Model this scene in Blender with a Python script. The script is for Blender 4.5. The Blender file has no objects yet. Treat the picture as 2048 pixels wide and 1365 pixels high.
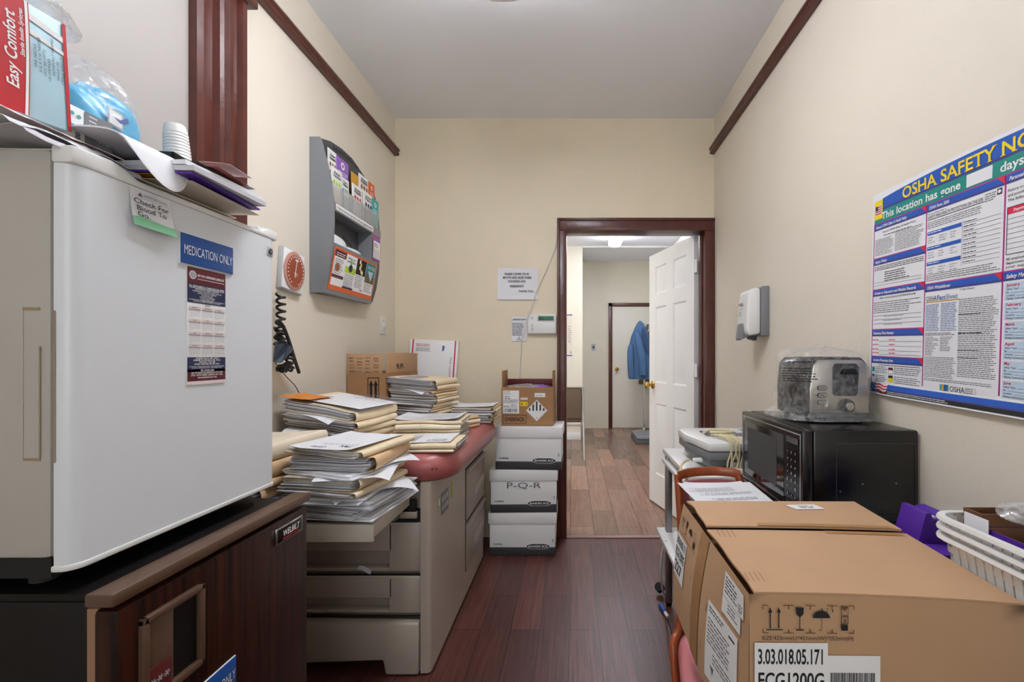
import bpy, bmesh, math, random
from mathutils import Vector, Matrix, Euler
random.seed(7)
C = bpy.context.scene.collection
PI = math.pi
# ------------------------------------------------------------------ camera, world, exposure
F, CX, CY, H = 885.0, 1146.0, 712.0, 1.206      # focal length and vanishing point (px of 2048x1365), eye height
cam_d = bpy.data.cameras.new('camera')
cam_d.sensor_width = 36.0
cam_d.lens = F / 2048 * 36.0
cam_d.shift_x = -(CX - 1024.0) / 2048
cam_d.shift_y = (CY - 682.5) / 2048
cam_d.clip_start = 0.02
cam = bpy.data.objects.new('camera', cam_d)
cam.location = (0, 0, H)
cam.rotation_euler = (PI / 2, 0, 0)
C.objects.link(cam)
bpy.context.scene.camera = cam
sc = bpy.context.scene
sc.view_settings.view_transform = 'Standard'
sc.view_settings.look = 'None'
sc.view_settings.gamma = 1.0
sc.view_settings.use_curve_mapping = False
sc.view_settings.exposure = 0.28
world = bpy.data.worlds.new('world'); sc.world = world
world.use_nodes = True
world.node_tree.nodes['Background'].inputs[0].default_value = (0.93, 0.97, 1.0, 1)
world.node_tree.nodes['Background'].inputs[1].default_value = 2.9
LAMP_ROOM, LAMP_HALL = 27.0, 27.0
# daylight from a fill window added behind the camera is sampled through a portal
pl_ = bpy.data.lights.new('fill_window_portal', 'AREA'); pl_.shape = 'RECTANGLE'; pl_.size = 1.5; pl_.size_y = 1.55; pl_.cycles.is_portal = True
po_ = bpy.data.objects.new('fill_window_portal', pl_); po_.location = (-.05, -1.81, 1.55); po_.rotation_euler = (PI/2, 0, 0); po_.rotation_euler = (-PI/2, 0, 0); C.objects.link(po_)

def W(px, py, d):
    return ((px - CX) * d / F, d, H - (py - CY) * d / F)
def dX(px, X):
    """distance at which the vertical plane x = X shows at picture column px"""
    return F * X / (px - CX)
def zz(py, d):
    return H - (py - CY) * d / F

# ------------------------------------------------------------------ materials
def lin(c):
    if isinstance(c, str):
        c = tuple(int(c[i:i+2], 16) for i in (0, 2, 4))
    return tuple(((v/255)/12.92 if v/255 <= .04045 else ((v/255+.055)/1.055)**2.4) for v in c[:3]) + (1.0,)
MATS = {}
def mat(name, color, rough=.6, metal=0, spec=.5, bump=None, var=None, coat=0, emit=None, alpha=1, trans=0):
    if name in MATS: return MATS[name]
    m = bpy.data.materials.new(name); m.use_nodes = True
    nt = m.node_tree; b = nt.nodes['Principled BSDF']
    c = lin(color)
    b.inputs['Base Color'].default_value = c
    b.inputs['Roughness'].default_value = rough
    b.inputs['Metallic'].default_value = metal
    b.inputs['Specular IOR Level'].default_value = spec
    b.inputs['Coat Weight'].default_value = coat
    b.inputs['Coat Roughness'].default_value = .08
    b.inputs['Alpha'].default_value = alpha
    b.inputs['Transmission Weight'].default_value = trans
    if emit:
        b.inputs['Emission Color'].default_value = lin(emit[0]); b.inputs['Emission Strength'].default_value = emit[1]
    tc = None
    def coord():
        nonlocal tc
        if tc is None: tc = nt.nodes.new('ShaderNodeTexCoord')
        return tc.outputs['Object']
    def stretch(sc3):
        mp = nt.nodes.new('ShaderNodeMapping'); mp.inputs['Scale'].default_value = sc3
        nt.links.new(coord(), mp.inputs['Vector']); return mp.outputs['Vector']
    if var:      # (scale, amount, second colour or None, stretch)
        s, amt = var[0], var[1]
        n = nt.nodes.new('ShaderNodeTexNoise'); n.inputs['Scale'].default_value = s; n.inputs['Detail'].default_value = 5
        nt.links.new(stretch(var[3]) if len(var) > 3 else coord(), n.inputs['Vector'])
        r = nt.nodes.new('ShaderNodeValToRGB')
        c2 = lin(var[2]) if len(var) > 2 and var[2] else tuple(x*(1-amt) for x in c[:3])+(1,)
        r.color_ramp.elements[0].position = .35; r.color_ramp.elements[0].color = c2
        r.color_ramp.elements[1].position = .65; r.color_ramp.elements[1].color = c
        nt.links.new(n.outputs['Fac'], r.inputs['Fac'])
        nt.links.new(r.outputs['Color'], b.inputs['Base Color'])
    if bump:     # (scale, strength, distance, stretch)
        n2 = nt.nodes.new('ShaderNodeTexNoise'); n2.inputs['Scale'].default_value = bump[0]; n2.inputs['Detail'].default_value = 4
        nt.links.new(stretch(bump[3]) if len(bump) > 3 else coord(), n2.inputs['Vector'])
        bp = nt.nodes.new('ShaderNodeBump'); bp.inputs['Strength'].default_value = bump[1]
        bp.inputs['Distance'].default_value = bump[2] if len(bump) > 2 else .002
        nt.links.new(n2.outputs['Fac'], bp.inputs['Height']); nt.links.new(bp.outputs['Normal'], b.inputs['Normal'])
    MATS[name] = m
    return m

def film(name, tint, cover, rough=.12, scale=30, bump=.6):
    """thin clear plastic film: mostly see-through, with a glossy crumpled sheen"""
    if name in MATS: return MATS[name]
    m = bpy.data.materials.new(name); m.use_nodes = True
    nt = m.node_tree; nt.nodes.clear()
    out = nt.nodes.new('ShaderNodeOutputMaterial')
    tr = nt.nodes.new('ShaderNodeBsdfTransparent')
    df = nt.nodes.new('ShaderNodeBsdfDiffuse'); df.inputs[0].default_value = lin(tint)
    gl = nt.nodes.new('ShaderNodeBsdfGlossy'); gl.inputs['Roughness'].default_value = rough; gl.inputs[0].default_value = (.9, .9, .9, 1)
    tc = nt.nodes.new('ShaderNodeTexCoord')
    vz = nt.nodes.new('ShaderNodeTexNoise'); vz.inputs['Scale'].default_value = scale; vz.inputs['Detail'].default_value = 6; vz.inputs['Distortion'].default_value = 1.5
    nt.links.new(tc.outputs['Object'], vz.inputs['Vector'])
    bp = nt.nodes.new('ShaderNodeBump'); bp.inputs['Strength'].default_value = bump; bp.inputs['Distance'].default_value = .01
    nt.links.new(vz.outputs['Fac'], bp.inputs['Height'])
    nt.links.new(bp.outputs['Normal'], gl.inputs['Normal']); nt.links.new(bp.outputs['Normal'], df.inputs['Normal'])
    a = nt.nodes.new('ShaderNodeMixShader'); a.inputs[0].default_value = .4
    nt.links.new(df.outputs[0], a.inputs[1]); nt.links.new(gl.outputs[0], a.inputs[2])
    rp = nt.nodes.new('ShaderNodeMapRange'); rp.inputs['From Min'].default_value = .35; rp.inputs['From Max'].default_value = .7
    rp.inputs['To Min'].default_value = cover*.35; rp.inputs['To Max'].default_value = min(1, cover*1.9)
    nt.links.new(vz.outputs['Fac'], rp.inputs['Value'])
    b = nt.nodes.new('ShaderNodeMixShader'); nt.links.new(rp.outputs[0], b.inputs[0])
    nt.links.new(tr.outputs[0], b.inputs[1]); nt.links.new(a.outputs[0], b.inputs[2])
    nt.links.new(b.outputs[0], out.inputs['Surface'])
    MATS[name] = m
    return m

def planks(name, c1, c2, cgap, width, length, rough, shift=0.0, grain=.35, speck=0):
    m = bpy.data.materials.new(name); m.use_nodes = True
    nt = m.node_tree; b = nt.nodes['Principled BSDF']
    tc = nt.nodes.new('ShaderNodeTexCoord')
    sp = nt.nodes.new('ShaderNodeSeparateXYZ'); nt.links.new(tc.outputs['Object'], sp.inputs[0])
    cb = nt.nodes.new('ShaderNodeCombineXYZ')
    ad = nt.nodes.new('ShaderNodeMath'); ad.operation = 'ADD'; ad.inputs[1].default_value = shift
    nt.links.new(sp.outputs['X'], ad.inputs[0])
    nt.links.new(sp.outputs['Y'], cb.inputs['X']); nt.links.new(ad.outputs[0], cb.inputs['Y'])
    br = nt.nodes.new('ShaderNodeTexBrick')
    br.offset = .37; br.inputs['Scale'].default_value = 1
    br.inputs['Brick Width'].default_value = length; br.inputs['Row Height'].default_value = width
    br.inputs['Mortar Size'].default_value = .0022; br.inputs['Mortar Smooth'].default_value = .2; br.inputs['Bias'].default_value = -.1
    br.inputs['Color1'].default_value = lin(c1); br.inputs['Color2'].default_value = lin(c2); br.inputs['Mortar'].default_value = lin(cgap)
    nt.links.new(cb.outputs[0], br.inputs['Vector'])
    mp = nt.nodes.new('ShaderNodeMapping'); mp.inputs['Scale'].default_value = (60, 2.2, 1)
    nt.links.new(tc.outputs['Object'], mp.inputs['Vector'])
    n = nt.nodes.new('ShaderNodeTexNoise'); n.inputs['Scale'].default_value = 1.6; n.inputs['Detail'].default_value = 6; n.inputs['Distortion'].default_value = .6
    nt.links.new(mp.outputs[0], n.inputs['Vector'])
    mr = nt.nodes.new('ShaderNodeMapRange'); mr.inputs['From Min'].default_value = .3; mr.inputs['From Max'].default_value = .7
    mr.inputs['To Min'].default_value = 1-grain; mr.inputs['To Max'].default_value = 1+grain*.5
    nt.links.new(n.outputs['Fac'], mr.inputs['Value'])
    mx = nt.nodes.new('ShaderNodeMix'); mx.data_type = 'RGBA'; mx.blend_type = 'MULTIPLY'; mx.inputs['Factor'].default_value = 1
    nt.links.new(br.outputs['Color'], mx.inputs[6]); nt.links.new(mr.outputs[0], mx.inputs[7])
    nt.links.new(mx.outputs[2], b.inputs['Base Color'])
    b.inputs['Roughness'].default_value = rough
    bp = nt.nodes.new('ShaderNodeBump'); bp.inputs['Strength'].default_value = .25; bp.inputs['Distance'].default_value = .001
    nt.links.new(n.outputs['Fac'], bp.inputs['Height']); nt.links.new(bp.outputs['Normal'], b.inputs['Normal'])
    if speck:      # fine pressed texture of the laminate
        n3 = nt.nodes.new('ShaderNodeTexNoise'); n3.inputs['Scale'].default_value = 230; n3.inputs['Detail'].default_value = 2
        nt.links.new(tc.outputs['Object'], n3.inputs['Vector'])
        b3 = nt.nodes.new('ShaderNodeBump'); b3.inputs['Strength'].default_value = speck; b3.inputs['Distance'].default_value = .0012
        nt.links.new(n3.outputs['Fac'], b3.inputs['Height']); nt.links.new(bp.outputs['Normal'], b3.inputs['Normal']); nt.links.new(b3.outputs['Normal'], b.inputs['Normal'])
    return m

M = {}
def dm(k, *a, **kw): M[k] = mat(k, *a, **kw)
dm('wall', 'ecdfc4', .55, bump=(55, .35, .003), var=(1.6, .05))
dm('wall_grey', 'e0dad2', .5, bump=(55, .3, .003), var=(2, .04))
dm('hall_wall', 'ece5d2', .5, bump=(40, .3, .003), var=(1.5, .05))
dm('ceil', 'f5f7fc', .7, bump=(70, .1))
dm('maroon', '5a2d24', .28, bump=(25, .5, .003), var=(14, .25))
dm('door_grey', 'aca6a1', .45)
dm('white_paint', 'eeeeec', .38, bump=(60, .12))
dm('door_flat', 'e6e0d4', .45)
dm('brass', 'b8934a', .25, metal=1)
dm('chrome', 'd0d2d4', .18, metal=1)
dm('steel', '9a9c9e', .35, metal=1)
dm('black', '08080a', .25)
dm('black_matte', '141414', .7)
dm('rubber', '1a1a1b', .5)
dm('dark_grey', '3a3a3c', .5)
dm('mid_grey', '7c7e82', .45)
dm('rack_grey', '7d8085', .38, bump=(90, .06))
dm('rack_dark', '4a4c50', .45)
dm('light_grey', 'b9bbbd', .5)
dm('paper', 'e9eaee', .75)
dm('paper2', 'cdccd2', .8)
dm('paper3', 'a9a7ab', .85)
dm('paper_warm', 'e6dccb', .8)
dm('paper_blue', 'b9c3d6', .8)
dm('manila', 'f1ddba', .7, var=(18, .1))
dm('manila2', 'f7e9cf', .7, var=(18, .07))
dm('manila3', 'e8c598', .7, var=(18, .12))
dm('orange_paper', 'd98a3a', .7)
dm('ink', '1c1c20', .7)
dm('ink_grey', '6e6e76', .75)
dm('ink_faint', 'a2a2aa', .75)
dm('ink_blue', '3d66a8', .7)
dm('white', 'f2f2f2', .5)
dm('white_plastic', 'e6e6e4', .35)
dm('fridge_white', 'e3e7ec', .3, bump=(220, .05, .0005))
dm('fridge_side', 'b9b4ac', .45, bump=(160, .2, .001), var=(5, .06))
dm('gasket', 'a9a29c', .55)
dm('residue', 'a08a6c', .7)
dm('sticker_tan', 'c9bfae', .6)
dm('brown_trim', '5f4636', .35, var=(30, .1))
dm('fridge_black', '0c0807', .5, spec=.3)
dm('tan_strip', '9a7458', .6)
dm('blue_sign', '12519f', .35)
dm('navy', '1b2450', .5)
dm('burgundy', '5c1420', .5)
dm('green_strip', '86c79b', .6)
dm('pink_tint', 'ecd9d6', .7)
dm('red', 'c01f2a', .45)
dm('dark_red', '5a1716', .5)
dm('purple', '52239a', .5, bump=(40, .15))
dm('lilac', '8d63b5', .55)
dm('yellow', 'f0d21c', .5)
dm('mustard', 'c9962f', .55)
dm('teal', '15897f', .5)
dm('teal_light', '3fa7a6', .55)
dm('poster_blue', '1f56b4', .45)
dm('poster_indigo', '3d3f87', .45)
dm('magenta', 'b02a86', .5)
dm('crimson', 'd3244f', .5)
dm('pale_blue', 'c3d8ec', .6)
dm('orange', 'd9612a', .5)
dm('lime', 'b3cf3a', .55)
dm('cardboard', 'c09a76', .8, bump=(60, .15, .001), var=(6, .06))
dm('cardboard2', 'ab8058', .8, bump=(60, .15, .001), var=(6, .08))
dm('cardboard_dark', '6f4a30', .85)
dm('cardboard_edge', 'd2b48f', .85)
dm('tape', 'ab8054', .35)
dm('table_beige', 'b5a99c', .42, bump=(120, .06, .001), var=(4, .05))
dm('table_beige2', 'a2968a', .45)
dm('tray_beige', 'cbc3b4', .4)
dm('vinyl', 'b06462', .33, bump=(28, .18, .003), var=(6, .06))
dm('chair_vinyl', 'cf7d84', .38)
dm('cherry', 'a8522a', .3, coat=.3, var=(8, .2, None, (6, 1, 1)))
dm('taupe_fabric', '7b6a58', .9, bump=(300, .5), var=(160, .3))
dm('denim', '47688f', .9, bump=(160, .3), var=(10, .12))
dm('denim_dark', '33496a', .9)
dm('olive', '6d6147', .9, bump=(120, .3))
dm('rust', '9a6248', .85)
dm('concrete', '57585a', .6)
dm('dial', '9a4528', .45)
dm('dial_rim', 'bb8a7c', .5)
dm('cuff', '39424f', .6)
dm('lcd', '2f6b4c', .3)
dm('cream_cord', 'd8cca2', .5)
dm('white_cord', 'dcdcd8', .45)
dm('wipes_blue', '58b8e2', .3)
dm('wipes_deep', '2d3f94', .4)
dm('sky_tint', 'b9dcea', .4)
dm('clear_pocket', 'cfd0cc', .12, alpha=.35)
dm('stainless', 'bcb8b0', .28, metal=1, bump=(400, .05, .0004, (1, 1, .02)))
dm('glass_dark', '16181c', .06, coat=.6)
dm('bag_grey', 'c9c9cb', .35)
dm('wall_side', 'e7dece', .5, bump=(55, .35, .003), var=(1.6, .05))  # same cream as the back wall; cooler light on the sides put into colour
M['film'] = film('clear_film', 'f2f4f6', .34)
M['film_thin'] = film('clear_film_thin', 'f2f4f6', .13)
M['film_blue'] = film('blue_film', 'e4f2fa', .14)
M['floor'] = planks('floor_planks', '6b3e37', '4f2b28', '2e1a18', .1293, .74, .33, shift=.0166, speck=.5, grain=.5)
M['floor_hall'] = planks('hall_planks', '9e7a66', '6c554a', '54402f', .165, .86, .27, shift=.02, grain=.3)
def woodgrain(name, c1, c2):
    m = bpy.data.materials.new(name); m.use_nodes = True
    nt = m.node_tree; b = nt.nodes['Principled BSDF']
    tc = nt.nodes.new('ShaderNodeTexCoord')
    mp = nt.nodes.new('ShaderNodeMapping'); mp.inputs['Scale'].default_value = (90, 90, 3)
    nt.links.new(tc.outputs['Object'], mp.inputs['Vector'])
    n = nt.nodes.new('ShaderNodeTexNoise'); n.inputs['Scale'].default_value = 1.2; n.inputs['Detail'].default_value = 5
    nt.links.new(mp.outputs[0], n.inputs['Vector'])
    r = nt.nodes.new('ShaderNodeValToRGB')
    r.color_ramp.elements[0].position = .35; r.color_ramp.elements[0].color = lin(c1)
    r.color_ramp.elements[1].position = .72; r.color_ramp.elements[1].color = lin(c2)
    nt.links.new(n.outputs['Fac'], r.inputs['Fac']); nt.links.new(r.outputs['Color'], b.inputs['Base Color'])
    b.inputs['Roughness'].default_value = .3; b.inputs['Specular IOR Level'].default_value = .22
    return m
M['walnut'] = woodgrain('walnut_veneer', '150907', '3f1c10')
M['lamp'] = mat('lamp_diffuser', 'ffffff', .5, emit=('f6f8ff', LAMP_ROOM))
M['lamp_hall'] = mat('lamp_diffuser_hall', 'ffffff', .5, emit=('f0f4ff', LAMP_HALL))

# ------------------------------------------------------------------ mesh builder
class MB:
    def __init__(s): s.v = []; s.f = []; s.m = []
    def add(s, vs, fs, m, T=None):
        n = len(s.v)
        s.v += [tuple(T @ Vector(v)) if T else tuple(v) for v in vs]
        for i, f in enumerate(fs):
            s.f.append(tuple(n + k for k in f)); s.m.append(m[i] if isinstance(m, list) else m)
        return s
    def box(s, x0, y0, z0, x1, y1, z1, m, bev=0, seg=2, T=None):
        x0, x1 = sorted((x0, x1)); y0, y1 = sorted((y0, y1)); z0, z1 = sorted((z0, z1))
        if bev <= 0:
            vs = [(x, y, z) for z in (z0, z1) for y in (y0, y1) for x in (x0, x1)]
            return s.add(vs, [(0,2,3,1),(4,5,7,6),(0,1,5,4),(2,6,7,3),(0,4,6,2),(1,3,7,5)], m, T)
        bm = bmesh.new(); bmesh.ops.create_cube(bm, size=1)
        for v in bm.verts:
            v.co = Vector(((x0+x1)/2 + v.co.x*(x1-x0), (y0+y1)/2 + v.co.y*(y1-y0), (z0+z1)/2 + v.co.z*(z1-z0)))
        bmesh.ops.bevel(bm, geom=list(bm.edges), offset=min(bev, .49*min(x1-x0, y1-y0, z1-z0)), segments=seg, profile=.5, affect='EDGES')
        return s.bm(bm, m, T)
    def bm(s, bm, m, T=None):
        bm.verts.index_update()
        s.add([v.co[:] for v in bm.verts], [[v.index for v in f.verts] for f in bm.faces], m, T); bm.free(); return s
    def prism(s, poly, a, b, m, axis='z', T=None, bev=0):
        """polygon (u,v) extruded from a to b along an axis"""
        mp = {'z': lambda u, v, w: (u, v, w), 'x': lambda u, v, w: (w, u, v), 'y': lambda u, v, w: (u, w, v)}[axis]
        n = len(poly)
        vs = [mp(u, v, a) for u, v in poly] + [mp(u, v, b) for u, v in poly]
        fs = [tuple(range(n))[::-1], tuple(range(n, 2*n))] + [(i, (i+1) % n, n+(i+1) % n, n+i) for i in range(n)]
        if bev:
            bm = bmesh.new(); bv = [bm.verts.new(v) for v in vs]
            for f in fs: bm.faces.new([bv[i] for i in f])
            bmesh.ops.recalc_face_normals(bm, faces=bm.faces)
            bmesh.ops.bevel(bm, geom=list(bm.edges), offset=bev, segments=2, profile=.5, affect='EDGES')
            return s.bm(bm, m, T)
        return s.add(vs, fs, m, T)
    def tube(s, pts, r, m, n=8, cap=True, T=None):
        P = [Vector(p) for p in pts]; k = len(P); R = r if isinstance(r, (list, tuple)) else [r]*k
        up = None; vs = []
        for i in range(k):
            t = (P[min(i+1, k-1)] - P[max(i-1, 0)])
            t = t.normalized() if t.length > 1e-9 else Vector((0, 0, 1))
            if up is None:
                up = Vector((0, 0, 1)) if abs(t.z) < .9 else Vector((1, 0, 0))
            a = (up - t*up.dot(t)); a = a.normalized() if a.length > 1e-6 else t.orthogonal().normalized()
            up = a; b = t.cross(a)
            vs += [tuple(P[i] + (a*math.cos(2*PI*j/n) + b*math.sin(2*PI*j/n))*R[i]) for j in range(n)]
        fs = [(i*n+j, i*n+(j+1) % n, (i+1)*n+(j+1) % n, (i+1)*n+j) for i in range(k-1) for j in range(n)]
        if cap: fs += [tuple(range(n))[::-1], tuple((k-1)*n+j for j in range(n))]
        return s.add(vs, fs, m, T)
    def cyl(s, p0, p1, r, m, n=20, r1=None, T=None):
        return s.tube([p0, p1], [r, r if r1 is None else r1], m, n, T=T)
    def lathe(s, prof, m, n=24, o=(0, 0, 0), T=None):
        vs = [(o[0]+r*math.cos(2*PI*j/n), o[1]+r*math.sin(2*PI*j/n), o[2]+z) for r, z in prof for j in range(n)]
        k = len(prof)
        fs = [(i*n+j, i*n+(j+1) % n, (i+1)*n+(j+1) % n, (i+1)*n+j) for i in range(k-1) for j in range(n)]
        fs += [tuple(range(n))[::-1], tuple((k-1)*n+j for j in range(n))]
        return s.add(vs, fs, m, T)
    def grid(s, nx, ny, fn, m, T=None, thick=0):
        vs = [fn(i/nx, j/ny) for j in range(ny+1) for i in range(nx+1)]
        q = lambda i, j: j*(nx+1)+i
        fs = [(q(i,j), q(i+1,j), q(i+1,j+1), q(i,j+1)) for j in range(ny) for i in range(nx)]
        if thick:
            n = len(vs); vs = vs + [(x, y, z-thick) for x, y, z in vs]
            fs = fs + [tuple(n+k for k in f)[::-1] for f in fs]
            ring = [q(i,0) for i in range(nx)] + [q(nx,j) for j in range(ny)] + [q(i,ny) for i in range(nx,0,-1)] + [q(0,j) for j in range(ny,0,-1)]
            fs += [(ring[k], n+ring[k], n+ring[(k+1) % len(ring)], ring[(k+1) % len(ring)]) for k in range(len(ring))]
        return s.add(vs, fs, m, T)
    def loft(s, rings, m, cap=True, T=None):
        n = len(rings[0]); vs = [p for r in rings for p in r]; k = len(rings)
        fs = [(i*n+j, i*n+(j+1) % n, (i+1)*n+(j+1) % n, (i+1)*n+j) for i in range(k-1) for j in range(n)]
        if cap: fs += [tuple(range(n))[::-1], tuple((k-1)*n+j for j in range(n))]
        return s.add(vs, fs, m, T)
    def build(s, name, parent=None, angle=38, fix=True):
        me = bpy.data.meshes.new(name); me.from_pydata(s.v, [], s.f)
        ms = []
        for x in s.m:
            if x not in ms: ms.append(x)
        for x in ms: me.materials.append(M[x] if isinstance(x, str) else x)
        ix = {x: i for i, x in enumerate(ms)}
        me.polygons.foreach_set('material_index', [ix[x] for x in s.m])
        if fix:
            bm = bmesh.new(); bm.from_mesh(me); bmesh.ops.recalc_face_normals(bm, faces=bm.faces); bm.to_mesh(me); bm.free()
        me.polygons.foreach_set('use_smooth', [True]*len(me.polygons))
        me.set_sharp_from_angle(angle=math.radians(angle))
        me.update()
        o = bpy.data.objects.new(name, me); C.objects.link(o)
        if parent: o.parent = parent
        return o

def tag(o, label, cat, group=None):
    o['label'] = label; o['category'] = cat
    if group: o['group'] = group
    return o
def thing(name, label, cat, loc=(0, 0, 0), rz=0, group=None):
    o = bpy.data.objects.new(name, None); C.objects.link(o); o.empty_display_size = .05
    o.location = loc; o.rotation_euler = (0, 0, rz)
    return tag(o, label, cat, group)
def one(name, mb, label, cat, loc=(0, 0, 0), rz=0, group=None, angle=38):
    o = mb.build(name, angle=angle); o.location = loc; o.rotation_euler = (0, 0, rz)
    return tag(o, label, cat, group)
def struct(name, mb, parent=None, angle=38):
    o = mb.build(name, parent, angle)
    if parent is None: o['kind'] = 'structure'
    return o
def bez(p0, p1, p2, p3, n=12):
    p = [Vector(q) for q in (p0, p1, p2, p3)]
    return [tuple(p[0]*(1-t)**3 + p[1]*3*t*(1-t)**2 + p[2]*3*t*t*(1-t) + p[3]*t**3) for t in (i/n for i in range(n+1))]
def smooth(pts, n=6):
    """Catmull-Rom through points"""
    P = [Vector(p) for p in pts]; P = [P[0]*2-P[1]] + P + [P[-1]*2-P[-2]]; out = []
    for i in range(1, len(P)-2):
        for k in range(n):
            t = k/n; a, b, c, d = P[i-1], P[i], P[i+1], P[i+2]
            out.append(tuple(.5*((2*b) + (c-a)*t + (2*a-5*b+4*c-d)*t*t + (3*b-a-3*c+d)*t**3)))
    return out + [tuple(P[-2])]

# ------------------------------------------------------------------ writing
_G = {}
def _glyph_mesh(ch, bold):
    cu = bpy.data.curves.new('glyph', 'FONT'); cu.body = ch; cu.size = 1; cu.resolution_u = 3; cu.offset = .018 if bold else 0
    o = bpy.data.objects.new('glyph', cu); C.objects.link(o)
    me = bpy.data.meshes.new_from_object(o.evaluated_get(bpy.context.evaluated_depsgraph_get()))
    r = ([(v.co.x, v.co.y) for v in me.vertices], [tuple(p.vertices) for p in me.polygons])
    bpy.data.objects.remove(o); bpy.data.curves.remove(cu); bpy.data.meshes.remove(me)
    return r
def glyph(ch, bold=False):
    k = (ch, bold)
    if k not in _G:
        if ch == ' ': _G[k] = ([], [], .3); return _G[k]
        v, f = _glyph_mesh(ch, bold)
        v2, _ = _glyph_mesh(ch+ch, bold)
        adv = (max(a for a, b in v2) - max(a for a, b in v)) if v else .3
        _G[k] = (v, f, adv)
    return _G[k]
for _c in 'ABCDEFGHIJKLMNOPQRSTUVWXYZabcdefghijklmnopqrstuvwxyz0123456789.,:-*!()\'"/?%#&+':
    glyph(_c); glyph(_c, True)

class Print:
    """flat printing laid on a plane: origin O, right direction U, up direction V (metres)"""
    def __init__(s, O, U, V, base=.0006, step=.0004, bend=None):
        s.O = Vector(O); s.U = Vector(U).normalized(); s.V = Vector(V).normalized(); s.N = s.U.cross(s.V).normalized()
        s.b = base; s.st = step; s.mb = MB(); s.bend = bend
    def P(s, u, v, k):
        p = s.O + s.U*u + s.V*v + s.N*(s.b + s.st*k)
        if s.bend: p = p + Vector(s.bend(u, v))
        return tuple(p)
    def poly(s, pts, m, k=1):
        s.mb.add([s.P(u, v, k) for u, v in pts], [tuple(range(len(pts)))], m); return s
    def rect(s, u0, v0, u1, v1, m, k=1, n=1):
        for i in range(n):
            a = u0+(u1-u0)*i/n; b = u0+(u1-u0)*(i+1)/n
            s.poly([(a, v0), (b, v0), (b, v1), (a, v1)], m, k)
        return s
    def frame(s, u0, v0, u1, v1, t, m, k=1):
        s.rect(u0, v0, u1, v0+t, m, k); s.rect(u0, v1-t, u1, v1, m, k); s.rect(u0, v0+t, u0+t, v1-t, m, k); s.rect(u1-t, v0+t, u1, v1-t, m, k); return s
    def disc(s, u, v, r, m, k=1, n=20, ry=None):
        return s.poly([(u+r*math.cos(2*PI*i/n), v+(ry or r)*math.sin(2*PI*i/n)) for i in range(n)], m, k)
    def text(s, t, u, v, h, m='ink', al='l', w=None, k=2, bold=False, sh=0, rot=0, serif=False):
        """cap height h; w squeezes the line to a given width; al: l, c or r"""
        sc_ = h/.7; x = 0; vs = []; fs = []
        for ch in t:
            gv, gf, adv = glyph(ch, bold)
            n = len(vs); vs += [(x+a, b) for a, b in gv]; fs += [tuple(n+i for i in q) for q in gf]; x += adv
            if serif and ch in 'AFHIKLMNPTYEhilmnr':
                x0 = min(a for a, b in gv) + x - adv; x1 = max(a for a, b in gv) + x - adv; tt = .045
                feet = {'T': [((x0+x1)/2, 0)], 'Y': [((x0+x1)/2, 0), (x0+.06, .69), (x1-.06, .69)], 'I': [((x0+x1)/2, 0), ((x0+x1)/2, .7)]}.get(ch, [(x0+.05, 0), (x1-.05, 0)] if ch in 'AHKMNhmn' else [(x0+.05, 0)])
                for fx, fy in feet:
                    q = len(vs); vs += [(fx-.13, fy-tt/2), (fx+.13, fy-tt/2), (fx+.13, fy+tt/2), (fx-.13, fy+tt/2)]; fs.append((q, q+1, q+2, q+3))
        sx = (w/x) if w and x else sc_
        off = {'l': 0, 'c': -x*sx/2, 'r': -x*sx}[al]
        c, sn = math.cos(rot), math.sin(rot)
        out = []
        for a, b in vs:
            uu = off + a*sx + b*sc_*sh; vv = b*sc_
            out.append(s.P(u + uu*c - vv*sn, v + uu*sn + vv*c, k))
        s.mb.add(out, fs, m); return s
    def lines(s, u0, v1, u1, n, pitch, m='ink_grey', th=.35, k=2, ragged=.25, rnd=None, words=True):
        """n lines of print too small to read, as rows of short dashes"""
        R = rnd or random
        for i in range(n):
            v = v1 - i*pitch; e = u1 - (u1-u0)*ragged*R.random(); u = u0
            while u < e - pitch*.4:
                L = min(pitch*(.8+2.2*R.random()) if words else e-u, e-u)
                s.rect(u, v-pitch*th, u+L, v, m, k); u += L + pitch*.35
        return s
    def bars(s, u0, v0, u1, v1, m='ink', k=2, n=38, rnd=None):
        R = rnd or random; u = u0; step = (u1-u0)/n
        while u < u1 - step*.5:
            w = step*(.25 + .75*R.random()); s.rect(u, v0, min(u+w, u1), v1, m, k); u += w + step*(.25+.6*R.random())
        return s
    def build(s, name, parent=None):
        return s.mb.build(name, parent, fix=False)
# ================================================================== THE ROOM
XL, XR, YB, ZC = -1.183, .937, 2.94, 2.784
YT = YB + .12                                       # far side of the doorway wall
DX0, DX1, DZ = -.043, .870, 2.033                   # doorway opening
struct('floor', MB().box(XL-.1, -1.7, -.1, XR+.1, YB+.02, 0, 'floor'))
struct('ceiling', MB().box(XL-.1, -1.7, ZC, XR+.1, YB+.06, ZC+.1, 'ceil'))
struct('wall_left', MB().box(XL-.1, -1.7, 0, XL, YB+.06, ZC, 'wall_side'))
struct('wall_right', MB().box(XR, -1.7, 0, XR+.1, YB+.06, ZC, 'wall_side'))
b = MB(); wx0, wx1, wz0, wz1 = -.80, .70, .775, 2.325
b.box(XL-.1, -1.8, 0, wx0, -1.7, ZC, 'wall_grey'); b.box(wx1, -1.8, 0, XR+.1, -1.7, ZC, 'wall_grey'); b.box(wx0, -1.8, 0, wx1, -1.7, wz0, 'wall_grey'); b.box(wx0, -1.8, wz1, wx1, -1.7, ZC, 'wall_grey')
struct('wall_front', b)
b = MB()
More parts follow.
